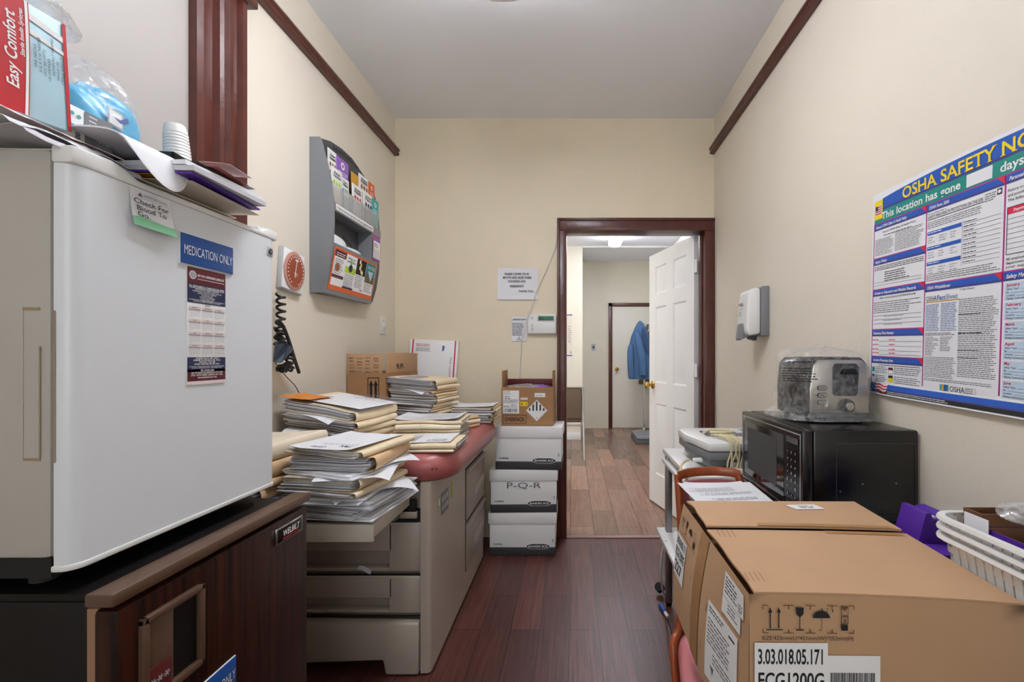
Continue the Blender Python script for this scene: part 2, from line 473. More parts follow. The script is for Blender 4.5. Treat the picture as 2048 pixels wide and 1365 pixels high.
for q in ((wx0, wz0, wx0+.06, wz1), (wx1-.06, wz0, wx1, wz1), (wx0+.06, wz0, wx1-.06, wz0+.06), (wx0+.06, wz1-.06, wx1-.06, wz1), (wx0+.06, 1.53, wx1-.06, 1.57)): b.box(q[0], -1.78, q[1], q[2], -1.72, q[3], 'white_paint')
struct('fill_window_1', b)  # unseen window, added to light the far wall evenly
b = MB()
b.box(XL, YB, 0, DX0-.02, YT, ZC, 'wall'); b.box(DX1+.02, YB, 0, XR+.6, YT, ZC, 'wall'); b.box(DX0-.02, YB, DZ+.02, DX1+.02, YT, ZC, 'wall')
struct('wall_back', b)
# picture rails, left one runs into the tall casing
rail = [(0, -.022), (.022, -.022), (.03, -.012), (.026, .004), (.034, .012), (.03, .024), (0, .024)]
b = MB(); b.prism([(XL+p, 2.556+z) for p, z in rail], 1.575, YB, 'maroon', axis='z', T=Matrix(((1,0,0,0),(0,0,1,0),(0,1,0,0),(0,0,0,1)))); struct('trim_1', b)
b = MB(); b.prism([(XR-p, 2.566+z) for p, z in rail], -1.7, YB, 'maroon', axis='z', T=Matrix(((1,0,0,0),(0,0,1,0),(0,1,0,0),(0,0,0,1)))); struct('trim_2', b)
# tall moulded casing on the left wall and its neighbour by the fridge
def casing(y0, y1, name, cap=True):
    w = y1-y0
    prof = [(0,0),(.0,.034),(.10,.038),(.22,.030),(.30,.030),(.34,.048),(.40,.052),(.46,.044),(.5,.030),(.56,.030),(.60,.040),(.66,.040),(.7,.026),(.82,.026),(.86,.042),(.94,.044),(1.0,.03),(1.0,0)]
    b = MB(); b.prism([(XL+p, y0+u*w) for u, p in prof], 0, 2.445, 'maroon')
    if cap: b.box(XL, y0-.012, 2.44, XL+.06, y1+.022, 2.475, 'maroon', .006)
    struct(name, b, angle=25)
casing(1.352, 1.560, 'trim_3')
casing(.66, .915, 'trim_4', False)
b = MB(); b.box(XL, .915, 0, XL+.008, 1.352, 2.36, 'door_grey'); struct('door_3', b)
b = MB(); b.box(XL, .66, 2.445, XL+.045, 1.56, 2.53, 'maroon', .006); b.box(XL, .915, 2.36, XL+.03, 1.352, 2.445, 'maroon', .005); struct('trim_9', b)
# doorway casing and lining
b = MB()
def cas(x0, x1, z0, z1, y0=YB-.022, y1=YB):
    b.box(x0, y0, z0, x1, y1, z1, 'maroon', .005)
cas(DX0-.055, DX0, 0, DZ); cas(DX0-.055, XR, DZ, DZ+.078); cas(DX1, XR, 0, DZ)
cas(DX0-.062, DX0-.045, 0, DZ+.07, YB-.03); cas(DX0-.062, XR, DZ+.066, DZ+.083, YB-.03)
b.box(DX0-.02, YB, 0, DX0, YT, DZ+.02, 'maroon', .003); b.box(DX1, YB, 0, DX1+.02, YT, DZ+.02, 'maroon', .003); b.box(DX0, YB, DZ, DX1, YT, DZ+.02, 'maroon', .003)
b.box(DX1-.012, YB+.03, 0, DX1, YB+.07, DZ, 'maroon', .003)
b.box(DX0-.055, YT, 0, DX0-.0, YT+.02, DZ+.07, 'maroon', .004); b.box(DX1, YT, 0, DX1+.06, YT+.02, DZ+.07, 'maroon', .004)
struct('trim_5', b)
struct('trim_6', MB().box(DX0, YB-.02, -.002, DX1, YB+.02, .007, mat('threshold', '9c7c74', .4, bump=(90, .2)), .003))

# ---- the hall beyond
HL, HR, HP, HB = -1.8, 1.43, 6.36, 7.36
struct('floor_hall', MB().box(HL-.1, YB+.02, -.1, HR+1.0, HB+.1, 0, 'floor_hall'))
struct('ceiling_hall', MB().box(HL-.1, YB+.06, ZC, HR+1.0, HB+.1, ZC+.1, 'ceil'))
struct('wall_hall_left', MB().box(HL-.1, YT, 0, HL, HP, ZC, 'hall_wall'))
struct('wall_hall_pier', MB().box(HL-.1, HP, 0, .137, HB+.1, ZC, 'hall_wall'))
struct('wall_hall_right', MB().box(HR, YT, 0, HR+.1, HB, ZC, 'white_paint'))
struct('wall_hall_back', MB().box(.137, HB, 0, HR+.1, HB+.1, ZC, 'hall_wall'))
struct('trim_7', MB().box(.137, HP-.03, ZC-.03, HR, HP+.03, ZC, 'white_paint', .008))
b = MB(); b.box(.137, HB-.012, 0, .575, HB, .03, 'hall_wall'); b.box(HL, HP-.015, 0, .12, HP, .10, 'white_paint', .004)
struct('baseboard_hall', b)

# six-panel door, swung open into the hall
def six_panel(w, h, t):
    b = MB()
    st, mu = .105, .10; pw = (w - 2*st - mu)/2
    xs = [(st, st+pw), (st+pw+mu, w-st)]
    zs = [(.24, .81), (.977, 1.587), (1.692, 1.912)]
    gx = [0, xs[0][0], xs[0][1], xs[1][0], xs[1][1], w]; gz = [0] + [v for p in zs for v in p] + [h]
    for side in (0, 1):
        y = 0 if side == 0 else t; sg = 1 if side == 0 else -1
        for i in range(5):
            for j in range(7):
                x0, x1, z0, z1 = gx[i], gx[i+1], gz[j], gz[j+1]
                if i in (1, 3) and j in (1, 3, 5):
                    rings = []
                    for ins, dp in ((0, 0), (.012, .009), (.022, .009), (.045, .002)):
                        rings.append([(x0+ins, y+sg*dp, z0+ins), (x1-ins, y+sg*dp, z0+ins), (x1-ins, y+sg*dp, z1-ins), (x0+ins, y+sg*dp, z1-ins)])
                    vs = [p for r in rings for p in r]
                    fs = [(r*4+k, r*4+(k+1) % 4, r*4+4+(k+1) % 4, r*4+4+k) for r in range(3) for k in range(4)] + [(12, 13, 14, 15)]
                    b.add(vs, fs, 'white_paint')
                else:
                    b.add([(x0, y, z0), (x1, y, z0), (x1, y, z1), (x0, y, z1)], [(0, 1, 2, 3)], 'white_paint')
    b.add([(0,0,0),(w,0,0),(w,0,h),(0,0,h),(0,t,0),(w,t,0),(w,t,h),(0,t,h)], [(0,1,5,4),(3,2,6,7),(0,4,7,3),(1,5,6,2)], 'white_paint')
    bm = bmesh.new(); vv = [bm.verts.new(v) for v in b.v]
    for f in b.f:
        try: bm.faces.new([vv[i] for i in f])
        except ValueError: pass
    bmesh.ops.remove_doubles(bm, verts=bm.verts, dist=1e-5)
    c = MB(); c.bm(bm, 'white_paint'); return c
hx, hy, fx, fy = .862, 3.035, .672, 3.70
dw = math.hypot(fx-hx, fy-hy)
d1 = six_panel(dw, 2.02, .036).build('door_1', angle=20)
d1['kind'] = 'structure'
ang = math.atan2(fy-hy, fx-hx)
d1.location = (hx, hy, .012); d1.rotation_euler = (0, 0, ang)
# the face seen from the room is the one at local y = t (left of travel)
def knob(sy):
    b = MB(); T = Matrix.Translation((dw-.065, .018+sy*.018, .955)) @ Matrix.Rotation(-sy*PI/2, 4, 'X')
    b.lathe([(.032, 0), (.032, .004), (.026, .010), (.012, .014), (.011, .032), (.022, .040), (.028, .052), (.027, .062), (.018, .070), (.004, .072)], 'brass', 20, T=T); return b
for s_ in (1, -1): knob(s_).build('door_knob', d1)
for z in (.28, 1.05, 1.76):
    b = MB(); b.box(-.002, .004, z, 0, .034, z+.09, 'white_paint'); b.cyl((-.006, .036, z), (-.006, .036, z+.09), .006, 'white_paint', 10); b.box(-.03, .03, z, -.003, .034, z+.09, 'white_paint'); b.build('hinge', d1)

# far door with its brown casing
b = MB(); fx0, fx1, ft = .652, 1.322, 2.02
b.box(fx0, HB-.02, .012, fx1, HB, ft, 'door_flat', .004); d2 = struct('door_2', b)
b = MB(); b.lathe([(.032, 0), (.03, .008), (.012, .014), (.012, .035), (.026, .045), (.03, .06), (.02, .072), (.004, .074)], 'brass', 18, T=Matrix.Translation((fx0+.07, HB-.02, .985)) @ Matrix.Rotation(PI/2, 4, 'X')); b.build('door_knob', d2)
b = MB()
b.box(fx0-.062, HB-.035, 0, fx0-.002, HB, ft+.06, 'maroon', .005); b.box(fx1+.002, HB-.035, 0, fx1+.07, HB, ft+.06, 'maroon', .005); b.box(fx0-.062, HB-.035, ft+.004, fx1+.07, HB, ft+.062, 'maroon', .005)
struct('trim_8', b)

# ---- lamps
def ceiling_light(x0, x1, y0, y1, label, m, z=ZC, drop=0):
    t = thing('ceiling_light', label, 'ceiling light', ((x0+x1)/2, (y0+y1)/2, z))
    w, l = (x1-x0)/2, (y1-y0)/2
    b = MB(); b.box(-w*.3, -l, -.03-drop, w*.3, l, -drop, 'white_paint', .004); b.build('housing', t)
    for s_ in (-.6, .6):
        if drop: MB().cyl((0, s_*l, -drop-.005), (0, s_*l, 0), .008, 'white_paint', 10).build('stem', t)
    b = MB(); prof = [(u, v-drop) for u, v in [(-w, -.028), (-w, -.05), (-w*.85, -.075), (-w*.4, -.088), (w*.4, -.088), (w*.85, -.075), (w, -.05), (w, -.028)]]
    b.prism(prof, -l+.012, l-.012, m, axis='y'); b.build('diffuser', t)
    for s_ in (-1, 1):
        b = MB(); b.prism([(u*1.02, v) for u, v in prof], s_*l, s_*(l-.012), 'white_paint', axis='y'); b.build('end_cap', t)
    return t
ceiling_light(-.36, -.18, .84, 1.712, 'white fluorescent ceiling light over the middle of the filing room', 'lamp', drop=.12)
ceiling_light(.475, .645, 4.75, 5.95, 'fluorescent wrap light on the hall ceiling, seen through the doorway', 'lamp_hall', drop=.03)
ceiling_light(-1.2, -1.0, 3.25, 4.05, 'added hall fill light unseen behind the wall left of the doorway', 'lamp_hall', drop=.05)  # out of view, added to brighten the hall
# ================================================================== THINGS IN THE HALL
# coat rack with clothes
cr = thing('coat_rack', 'chrome pole coat rack on a round base before the far hall door', 'coat rack', (1.115, 6.93, 0))
b = MB(); b.lathe([(.17, 0), (.175, .008), (.17, .022), (.12, .03), (.05, .045), (.022, .06), (.016, .08)], 'chrome', 32); b.build('base', cr)
MB().tube([(0, 0, .06), (0, 0, 1.72)], .015, 'chrome', 14).build('pole', cr)
for k in range(4):
    a = k*PI/2 + .5; ca, sa = math.cos(a), math.sin(a)
    MB().tube(smooth([(.01*ca, .01*sa, 1.58), (.06*ca, .06*sa, 1.57), (.10*ca, .10*sa, 1.62), (.11*ca, .11*sa, 1.68)], 4), .007, 'chrome', 8).build('hook', cr)
b = MB(); b.lathe([(.02, 0), (.024, .01), (.018, .03), (.004, .04)], 'chrome', 14, (0, 0, 1.715)); b.build('finial', cr)

def coat(name, rows, m, depth, label, cat, loc, fold=.008, d=6.8):
    """hanging garment: rows of (py, centre px, half width px) turned into folded rings"""
    rings = []
    for i, (py, cx, hw) in enumerate(rows):
        x, _, z = W(cx, py, d); r = hw*d/F; n = 36; t = i/(len(rows)-1)
        rings.append([(x+loc[0] + (r + fold*t*math.sin(7*2*PI*j/n+1.3*t))*math.cos(2*PI*j/n), d+loc[1] + (depth*min(1, .25+1.6*t) + fold*t*math.cos(5*2*PI*j/n))*math.sin(2*PI*j/n), z+loc[2]) for j in range(n)])
    return rings
jk = thing('jacket', 'blue denim-coloured suit jacket hanging on the coat rack by the far door', 'jacket', (0, 0, 0))
b = MB(); b.loft(coat('', [(643, 1279, 2), (648, 1279, 6), (658, 1280, 12), (675, 1279, 18), (695, 1279, 22), (715, 1281, 24), (740, 1281.5, 25.5), (754, 1281.5, 26), (758, 1281, 24)], 'denim', .10, '', '', (0, -.06, 0)), 'denim'); b.build('jacket_body', jk)
b = MB(); b.tube(smooth([W(1272, 662, 6.66), W(1279, 690, 6.61), W(1284, 720, 6.6), W(1286, 750, 6.62)], 5), [.02, .035, .045, .05, .055, .055, .055, .056, .057, .058, .058, .058, .058, .058, .058, .056], 'denim', 14); b.build('sleeve', jk)
b = MB(); b.tube(smooth([W(1262, 690, 6.68), W(1261, 720, 6.66), W(1263, 756, 6.68)], 5), [.03, .045, .05, .05, .05, .05, .05, .05, .05, .05, .05], 'denim', 14); b.build('sleeve', jk)
b = MB(); b.prism([(x, z) for x, _, z in (W(1285, 655, 6.62), W(1291, 668, 6.62), W(1304, 708, 6.62), W(1299, 712, 6.62), W(1288, 690, 6.62), W(1283, 668, 6.62))], 6.59, 6.612, 'denim_dark', axis='y'); b.build('lapel', jk)
for y in (716, 730): 
    x, yy, z = W(1304, y, 6.62); b = MB(); b.lathe([(.012, 0), (.012, .004)], 'black_matte', 12, T=Matrix.Translation((x, 6.645, z)) @ Matrix.Rotation(PI/2, 4, 'X')); b.build('button', jk)
b = MB(); b.loft(coat('', [(648, 1298, 2), (660, 1301, 9), (680, 1303, 13), (705, 1305, 15), (735, 1304, 18), (766, 1300, 21), (770, 1299, 19)], 'olive', .07, '', '', (0, .12, 0), d=7.02), 'olive')
one('coat', b, 'olive green coat hanging behind the blue jacket on the coat rack', 'coat')
b = MB(); b.loft(coat('', [(645, 1297, 3), (652, 1299, 6), (665, 1300, 7), (680, 1299, 6), (690, 1298, 3)], 'rust', .035, '', '', (.055, .045, 0), d=6.97), 'rust')
one('scarf', b, 'rust brown scarf hung over the upper hook of the coat rack', 'scarf')

ps = thing('platform_scale', 'dark grey low platform of a weighing scale on the hall floor', 'scale', (1.12, 6.25, 0))
b = MB(); b.prism([(-.27, -.26), (.36, -.26), (.36, .26), (-.27, .26)], 0, .06, 'concrete', bev=.006); b.build('base', ps)
b = MB(); b.prism([(-.26, -.25), (.36, -.25), (.36, .25), (-.26, .25)], .068, .105, 'mid_grey', bev=.006); b.build('platform', ps)
b = MB(); b.box(-.24, -.23, .06, .34, .23, .068, 'black_matte'); b.build('gap_strip', ps)

# metal frame chair beyond the doorway
hc = thing('side_chair', 'taupe upholstered metal-frame chair in the hall, half hidden by the doorway', 'chair', (-.12, 5.15, 0))
b = MB(); b.box(-.24, -.03, .47, .225, .012, .83, 'taupe_fabric', .02, 3); b.build('backrest', hc)
b = MB(); b.box(-.22, -.01, .43, .22, .43, .48, 'taupe_fabric', .02, 3); b.build('seat', hc)
for sx in (-1, 1):
    MB().tube(smooth([(sx*.235, -.02, .84), (sx*.24, -.02, .5), (sx*.25, -.10, .012)], 5), .012, 'chrome', 10).build('rear_leg', hc)
    MB().tube(smooth([(sx*.225, .40, .44), (sx*.23, .42, .2), (sx*.235, .44, .012)], 4), .012, 'chrome', 10).build('front_leg', hc)
    MB().tube([(sx*.24, -.02, .425), (sx*.225, .40, .425)], .010, 'chrome', 8).build('side_rail', hc)
MB().tube([(-.235, -.02, .84), (.235, -.02, .84)], .012, 'chrome', 8).build('top_rail', hc)
MB().tube([(-.24, -.03, .40), (.24, -.03, .40)], .010, 'chrome', 8).build('cross_rail', hc)

# wall things in the hall
cal = thing('wall_calendar', 'narrow pale wall calendar with purple ends on the hall wall', 'calendar', (-.05, HP, 1.5))
MB().box(-.08, -.003, -.29, .035, 0, .29, 'paper_warm').build('sheet', cal)
for z in (.285, -.297): MB().box(-.085, -.006, z, .04, 0, z+.014, 'purple').build('hanger_bar', cal)
p = Print((-.08, -.003, -.29), (1, 0, 0), (0, 0, 1)); p.lines(.06, .42, .105, 9, .028, 'ink_grey', th=.2); p.text('A', .085, .03, .03, 'ink'); p.build('lettering', cal)
sw = thing('light_switch', 'small grey light switch plate on the far hall wall', 'light switch', (.34, HB, 1.348))
MB().box(-.035, -.006, -.055, .035, 0, .055, 'light_grey', .003).build('plate', sw)
MB().box(-.012, -.018, -.022, .012, -.004, .022, 'dark_grey', .003).build('toggle', sw)

# ================================================================== BACK WALL OF THE ROOM
def bw(px, py): return ((px-CX)*YB/F, H-(py-CY)*YB/F)
u0, z1 = bw(995, 536); u1, z0 = bw(1076, 600)
nt_ = thing('paper_notice', 'white taped notice asking to cover your mouth, beside the doorway', 'notice', (u0, YB, z0))
MB().grid(8, 4, lambda a, c: ((u1-u0)*a, -.003-.004*(1-c)**4*(a < .9)-.002*math.sin(a*3)*(1-c), (z1-z0)*c), 'paper').build('sheet', nt_)
p = Print((0, -.007, 0), (1, 0, 0), (0, 0, 1)); w_, h_ = u1-u0, z1-z0
for t_, x_, y_, q in (('PLEASE COVER YOUR', .48, .80, .60), ('MOUTH AND NOSE WHEN', .49, .685, .70), ('COUGHING AND', .48, .57, .44), ('SNEEZING!!!', .48, .42, .34), ('THANK YOU...', .72, .26, .40)):
    p.text(t_, w_*x_, h_*y_-.006, .0135, 'ink', 'c', w=w_*q, bold=True, serif=True)
p.build('lettering', nt_)
u0, z1 = bw(1023, 634); u1, z0 = bw(1054, 683)
nn = thing('paper_note', 'small printed price note taped left of the alarm keypad', 'note', (u0, YB, z0)); w_, h_ = u1-u0, z1-z0
MB().grid(3, 3, lambda a, c: (w_*a, -.002-.003*(1-c)**3, h_*c), 'paper').build('sheet', nn)
p = Print((0, -.006, 0), (1, 0, 0), (0, 0, 1)); p.text('LABORATORY', w_*.5, h_*.86, .010, 'ink', 'c', w=w_*.9, bold=True, sh=.25)
p.lines(w_*.06, h_*.74, w_*.85, 9, h_*.06, 'ink_grey'); p.text('A', w_*.5, h_*.1, .011, 'ink', 'c', bold=True); p.lines(w_*.35, h_*.07, w_*.66, 1, h_*.05, 'ink'); p.build('lettering', nn)
u0, z1 = bw(1055, 629); u1, z0 = bw(1113, 669)
kp = thing('alarm_keypad', 'white alarm keypad with green display beside the door frame', 'alarm keypad', (u0, YB, z0)); w_, h_ = u1-u0, z1-z0
MB().box(0, -.028, 0, w_, 0, h_, 'white_plastic', .006).build('body', kp)
MB().box(.004, -.034, .004, w_-.004, -.026, h_*.56, 'white_plastic', .004).build('flip_cover', kp)
MB().box(w_*.36, -.031, h_*.64, w_*.93, -.027, h_*.92, 'light_grey', .002).build('bezel', kp)
MB().box(w_*.40, -.033, h_*.69, w_*.90, -.030, h_*.88, 'lcd', .001).build('display', kp)
p = Print((0, -.034, 0), (1, 0, 0), (0, 0, 1)); 
for k in range(4): p.rect(w_*.16, h_*(.16+.1*k), w_*.20, h_*(.19+.1*k), 'ink')
p.disc(w_*.17, h_*.78, .008, 'light_grey', k=-14)
p.build('lettering', kp)
cpts = [(1430, 437, 6), (1300, 437, 6), (1200, 438, 6), (1122, 440, 8), (1115, 455, 8), (1112, 490, 8), (1098, 530, 7), (1075, 580, 20), (1055, 640, 42), (1046, 672, 40), (1043, 700, 20), (1040, 755, 8), (1039, 790, 6)]
b = MB(); b.tube(smooth([((x-CX)*YB/F, YB-q/1000-.003, H-(y-CY)*YB/F) for x, y, q in cpts], 6), .0028, 'white_cord', 8)
one('alarm_cable', b, 'thin white cord running over the doorway and down past the keypad', 'cord')

# ================================================================== LEFT WALL
def lw(px, py, p=0.0):
    X = XL+p; d = F*X/(px-CX); return (X, d, zz(py, d))
x, y, z = lw(765, 651)
ls = thing('light_switch', 'ivory light switch on the wall under the brochure rack corner', 'light switch', (x, y, z))
MB().box(0, -.036, -.057, .006, .036, .057, 'white_plastic', .003).build('plate', ls)
MB().box(.004, -.006, -.012, .018, .006, .012, 'white_plastic', .002).build('toggle', ls)
for s_ in (-.03, .03): MB().cyl((.005, 0, s_), (.0075, 0, s_), .003, 'steel', 8).build('screw', ls)

# blood pressure gauge with its coiled hoses
bp = thing('blood_pressure_gauge', 'square wall blood pressure gauge with a red-brown dial', 'blood pressure gauge', (XL, 1.838, 1.557))
bp.rotation_euler = (math.radians(-6), 0, 0)
MB().box(0, -.070, -.086, .020, .070, .086, 'light_grey', .003).build('back_case', bp); MB().box(.018, -.067, -.083, .024, .067, .083, 'white', .003).build('case', bp)
b = MB(); b.lathe([(.066, 0), (.068, .004), (.064, .007), (.05, .0072)], 'dial_rim', 40, T=Matrix.Translation((.023, 0, 0)) @ Matrix.Rotation(PI/2, 4, 'Y') @ Matrix.Diagonal((1.2, 1, 1, 1))); b.build('dial_rim', bp)
b = MB(); b.lathe([(.055, 0), (.055, .002)], 'dial', 40, T=Matrix.Translation((.0292, 0, 0)) @ Matrix.Rotation(PI/2, 4, 'Y') @ Matrix.Diagonal((1.2, 1, 1, 1))); b.build('dial', bp)
p = Print((.0315, 0, 0), (0, 1, 0), (0, 0, 1))
for k in range(24):
    a = k*2*PI/24
    if abs(k-18) < 2: continue
    ca, sa = math.cos(a), math.sin(a)*1.2
    p.poly([(.046*ca-.003*sa, .046*sa+.003*ca), (.053*ca-.002*sa, .053*sa+.002*ca), (.053*ca+.002*sa, .053*sa-.002*ca), (.046*ca+.003*sa, .046*sa-.003*ca)], 'pink_tint')
p.poly([(.004, .045), (.0, .045), (-.008, -.03), (-.004, -.03)], 'white', 3)
p.rect(-.008, .042, .014, .05, 'pink_tint'); p.rect(-.012, -.012, .014, -.009, 'pink_tint'); p.rect(-.006, -.02, .012, -.017, 'pink_tint')
p.build('dial_print', bp)
def coil(path, r, turns, tr, name, parent):
    P = [Vector(q) for q in smooth(path, 14)]; n = len(P); out = []
    tot = turns*12
    for i in range(tot+1):
        s_ = i/tot*(n-1); k = min(int(s_), n-2); c = P[k].lerp(P[k+1], s_-k); t = (P[k+1]-P[k]).normalized()
        a = t.orthogonal().normalized(); q = t.cross(a); an = 2*PI*turns*i/tot
        out.append(c + (a*math.cos(an) + q*math.sin(an))*r)
    return MB().tube(out, tr, 'rubber', 7).build(name, parent)
hs = thing('coiled_hose', 'black coiled rubber hoses hanging in a tangle below the gauge', 'hose', (0, 0, 0))
coil([lw(561, 588, .03), lw(562, 620, .04), lw(560, 655, .045), lw(557, 690, .05)], .014, 7, .005, 'upper_coil', hs)
coil([lw(557, 655, .05), lw(566, 690, .07), lw(580, 715, .06), lw(571, 735, .06), lw(560, 738, .06)], .013, 9, .005, 'lower_coil', hs)
coil([lw(556, 672, .04), lw(570, 695, .05), lw(583, 730, .05), lw(575, 742, .05)], .011, 6, .0045, 'lower_coil', hs)
MB().tube(smooth([lw(556, 640, .07), lw(567, 655, .075), lw(577, 680, .07), lw(588, 715, .06), lw(598, 746, .05)], 6), .0065, 'rubber', 10).build('straight_hose', hs)
b = MB(); q = [lw(550, 683, .05), lw(568, 688, .085), lw(577, 697, .09), lw(553, 724, .09), lw(546, 724, .06)]
b.add(q + [(x+.012, y+.012, z-.004) for x, y, z in q], [(0,1,2,3,4), (5,6,7,8,9)] + [(i, (i+1) % 5, 5+(i+1) % 5, 5+i) for i in range(5)], 'cuff')
one('pressure_cuff', b, 'dark slate blood pressure cuff flap among the black coils', 'cuff')
b = MB(); b.tube(smooth([lw(548, 722, .02), lw(556, 733, .02), lw(574, 755, .02), lw(590, 772, .02), lw(600, 790, .02)], 4), .0018, 'dark_grey', 6)
one('thin_cable', b, 'thin dark cord slanting down the wall behind the file stacks', 'cord')

# ---- brochure rack
R0, R1 = 2.0, 2.50
rk = thing('brochure_rack', 'grey wall brochure rack with a curved edge, full of leaflets', 'brochure rack', (XL, 0, 0))
def X2(px, p): return F*(XL+p)/(px-CX)
arc = [(2.0, 1.49), (2.0, 2.19)]
for px, py in ((650, 277), (668, 283), (689, 297), (710, 317), (727, 342), (740, 362), (748, 374), (756, 396), (762, 432), (765, 470), (765, 510), (763, 545), (758, 578), (750, 605)):
    d = X2(px, .045); arc.append((d, zz(py, d)))
b = MB(); b.prism(arc, 0, .03, 'rack_dark', axis='x'); b.build('back_panel', rk)
b = MB(); sp = [(0, 1.49), (.063, 1.492), (.103, 1.72), (.107, 1.80), (.104, 1.92), (.09, 2.02), (.066, 2.12), (.047, 2.19), (0, 2.19)]
b.prism([(p_, z_) for p_, z_ in sp], 1.985, 2.0, 'rack_grey', axis='z', T=Matrix(((1,0,0,0),(0,0,1,0),(0,1,0,0),(0,0,0,1)))); b.build('side_panel', rk)
fp = [(.03, 1.492), (.063, 1.492), (.102, 1.72), (.03, 1.70)]
Ty = Matrix(((1,0,0,0),(0,0,1,0),(0,1,0,0),(0,0,0,1)))
b = MB(); b.prism(fp, 2.0, 2.452, 'rack_grey', T=Ty); b.build('front_panel', rk)
b = MB(); b.prism([(.03, 1.72), (.102, 1.72), (.106, 1.86), (.104, 1.88), (.03, 1.88)], 2.375, 2.472, 'rack_grey', T=Ty); b.build('side_box', rk)
b = MB(); b.prism([(.03, 1.865), (.105, 1.865), (.104, 1.905), (.03, 1.93)], 2.0, 2.482, 'rack_grey', T=Ty); b.build('shelf', rk)
# printed sheets on the front
fd = Vector((.085-.063, 0, .068)); 
def face_pt(d, z):      # point on the lower front face
    for (p0, z0), (p1, z1) in zip(sp[1:], sp[2:]):
        if z0 <= z <= z1: return p0 + (p1-p0)*(z-z0)/(z1-z0)
    return .1
class RackPrint(Print):
    def P(s, u, v, k): return (face_pt(u, v) + .001 + .0005*k, u, v)
def rr(p, d0, z0, d1, z1, m, k=1):
    for i in range(4):
        a = z0+(z1-z0)*i/4; c = z0+(z1-z0)*(i+1)/4; p.poly([(d0, a), (d1, a), (d1, c), (d0, c)], m, k)
p = RackPrint((0,0,0), (0,1,0), (0,0,1))
a0, a1, b0, b1 = 2.010, 2.440, 1.512, 1.706
rr(p, a0, b0, a1, b1, 'orange', 1); rr(p, a0+.012, b0+.022, a1-.008, b1-.010, 'white', 2)
cw = (a1-a0-.02)/4
for k in range(4):
    c0 = a0+.012+cw*k; c1 = c0+cw-.003; t0, t1 = b0+.022, b1-.010
    if k == 0:
        rr(p, c0, t1-.03, c1, t1, 'burgundy', 3); rr(p, c0, t0+.035, c1, t0+.05, 'burgundy', 3); p.lines(c0+.01, t1-.04, c1-.01, 10, .009, 'ink_grey', k=3); p.disc(c0+.035, t0+.085, .02, 'rust', 4)
        p.lines(c0+.01, t1-.012, c1-.01, 2, .009, 'white', k=4, ragged=.05)
    if k == 1:
        p.text('What you', (c0+c1)/2, t1-.022, .011, 'ink_blue', 'c', w=cw*.7, k=3, bold=True); p.text('need to know', (c0+c1)/2, t1-.036, .011, 'ink_blue', 'c', w=cw*.8, k=3, bold=True)
        rr(p, c0, t0+.075, c1, t0+.105, 'lime', 3); p.disc((c0+c1)/2, t0+.1, .018, 'navy', 4); p.disc((c0+c1)/2, t0+.128, .012, 'lime', 3); p.lines(c0+.006, t0+.068, c1-.006, 8, .008, 'ink_grey', k=3); rr(p, c0, t0, c1, t0+.008, 'navy', 3)
    if k == 2:
        rr(p, c0, t0+.085, c1, t1, 'black_matte', 3)
        for q, (uu, vv) in enumerate(((.3, .150), (.42, .135), (.36, .12), (.5, .105), (.62, .098))): p.disc(c0+cw*uu, t0+vv, .008, 'yellow' if q % 2 else 'white', 4, ry=.011)
        p.lines(c0+.006, t0+.078, c1-.006, 7, .009, 'ink_grey', k=3); p.rect(c1-.03, t0+.008, c1-.008, t0+.014, 'red', 3)
    if k == 3:
        rr(p, c0, t0+.06, c1, t1, 'teal', 3); p.poly([(c0, t0+.06), (c1, t0+.06), (c1, t0+.1), (c0+cw*.6, t0+.085), (c0, t0+.115)], 'olive', 4)
        p.text('WATER', (c0+c1)/2, t1-.03, .018, 'pale_blue', 'c', w=cw*.8, k=5, bold=True); p.poly([(c0+cw*.2, t1-.04), (c1-.02, t1-.04), (c0+cw*.6, t0+.07)], 'pale_blue', 5); p.lines(c0+.006, t0+.052, c1-.006, 5, .009, 'ink_grey', k=3)
rr(p, 2.38, 1.725, 2.468, 1.862, 'red', 1); rr(p, 2.384, 1.728, 2.464, 1.855, 'white', 2); rr(p, 2.384, 1.83, 2.464, 1.855, 'lilac', 3)
p.lines(2.39, 1.815, 2.44, 2, .012, 'ink', k=3); p.lines(2.39, 1.785, 2.46, 6, .009, 'ink_faint', k=3); rr(p, 2.384, 1.728, 2.464, 1.736, 'lilac', 3)
rr(p, 2.01, 1.872, 2.385, 1.90, 'white', 2); p.text('There is lots you can do to get your patients tested', 2.02, 1.88, .011, 'ink', w=.35, k=3, bold=True)
p.build('printed_sheet', rk)
# words on the dark crest, following the curve
p = Print((.031, 0, 0), (0, 1, 0), (0, 0, 1))
crest = [X2(x_, .035) for x_ in (669, 674, 679, 683, 686, 690, 695, 699, 703, 706, 710, 714)]
crz = [zz(y_, X2(x_, .035)) for x_, y_ in ((669, 300), (674, 303), (679, 306), (683, 309), (686, 312), (690, 315), (695, 319), (699, 322), (703, 326), (706, 329), (710, 333), (714, 337))]
for i, ch in enumerate('healthadvice'):
    p.text(ch, crest[i], crz[i], .026, 'ink', 'c', rot=-.15-i*.045, bold=True)
p.build('lettering', rk)
for k in range(5):
    d0 = 2.010 + k*.0945; b = MB()
    b.box(.088, d0, 1.905, .090, d0+.090, 2.0, 'clear_pocket'); b.box(.045, d0, 1.905, .09, d0+.0015, 2.0, 'clear_pocket'); b.box(.045, d0+.0885, 1.905, .09, d0+.090, 2.0, 'clear_pocket'); b.build('clear_pocket', rk)
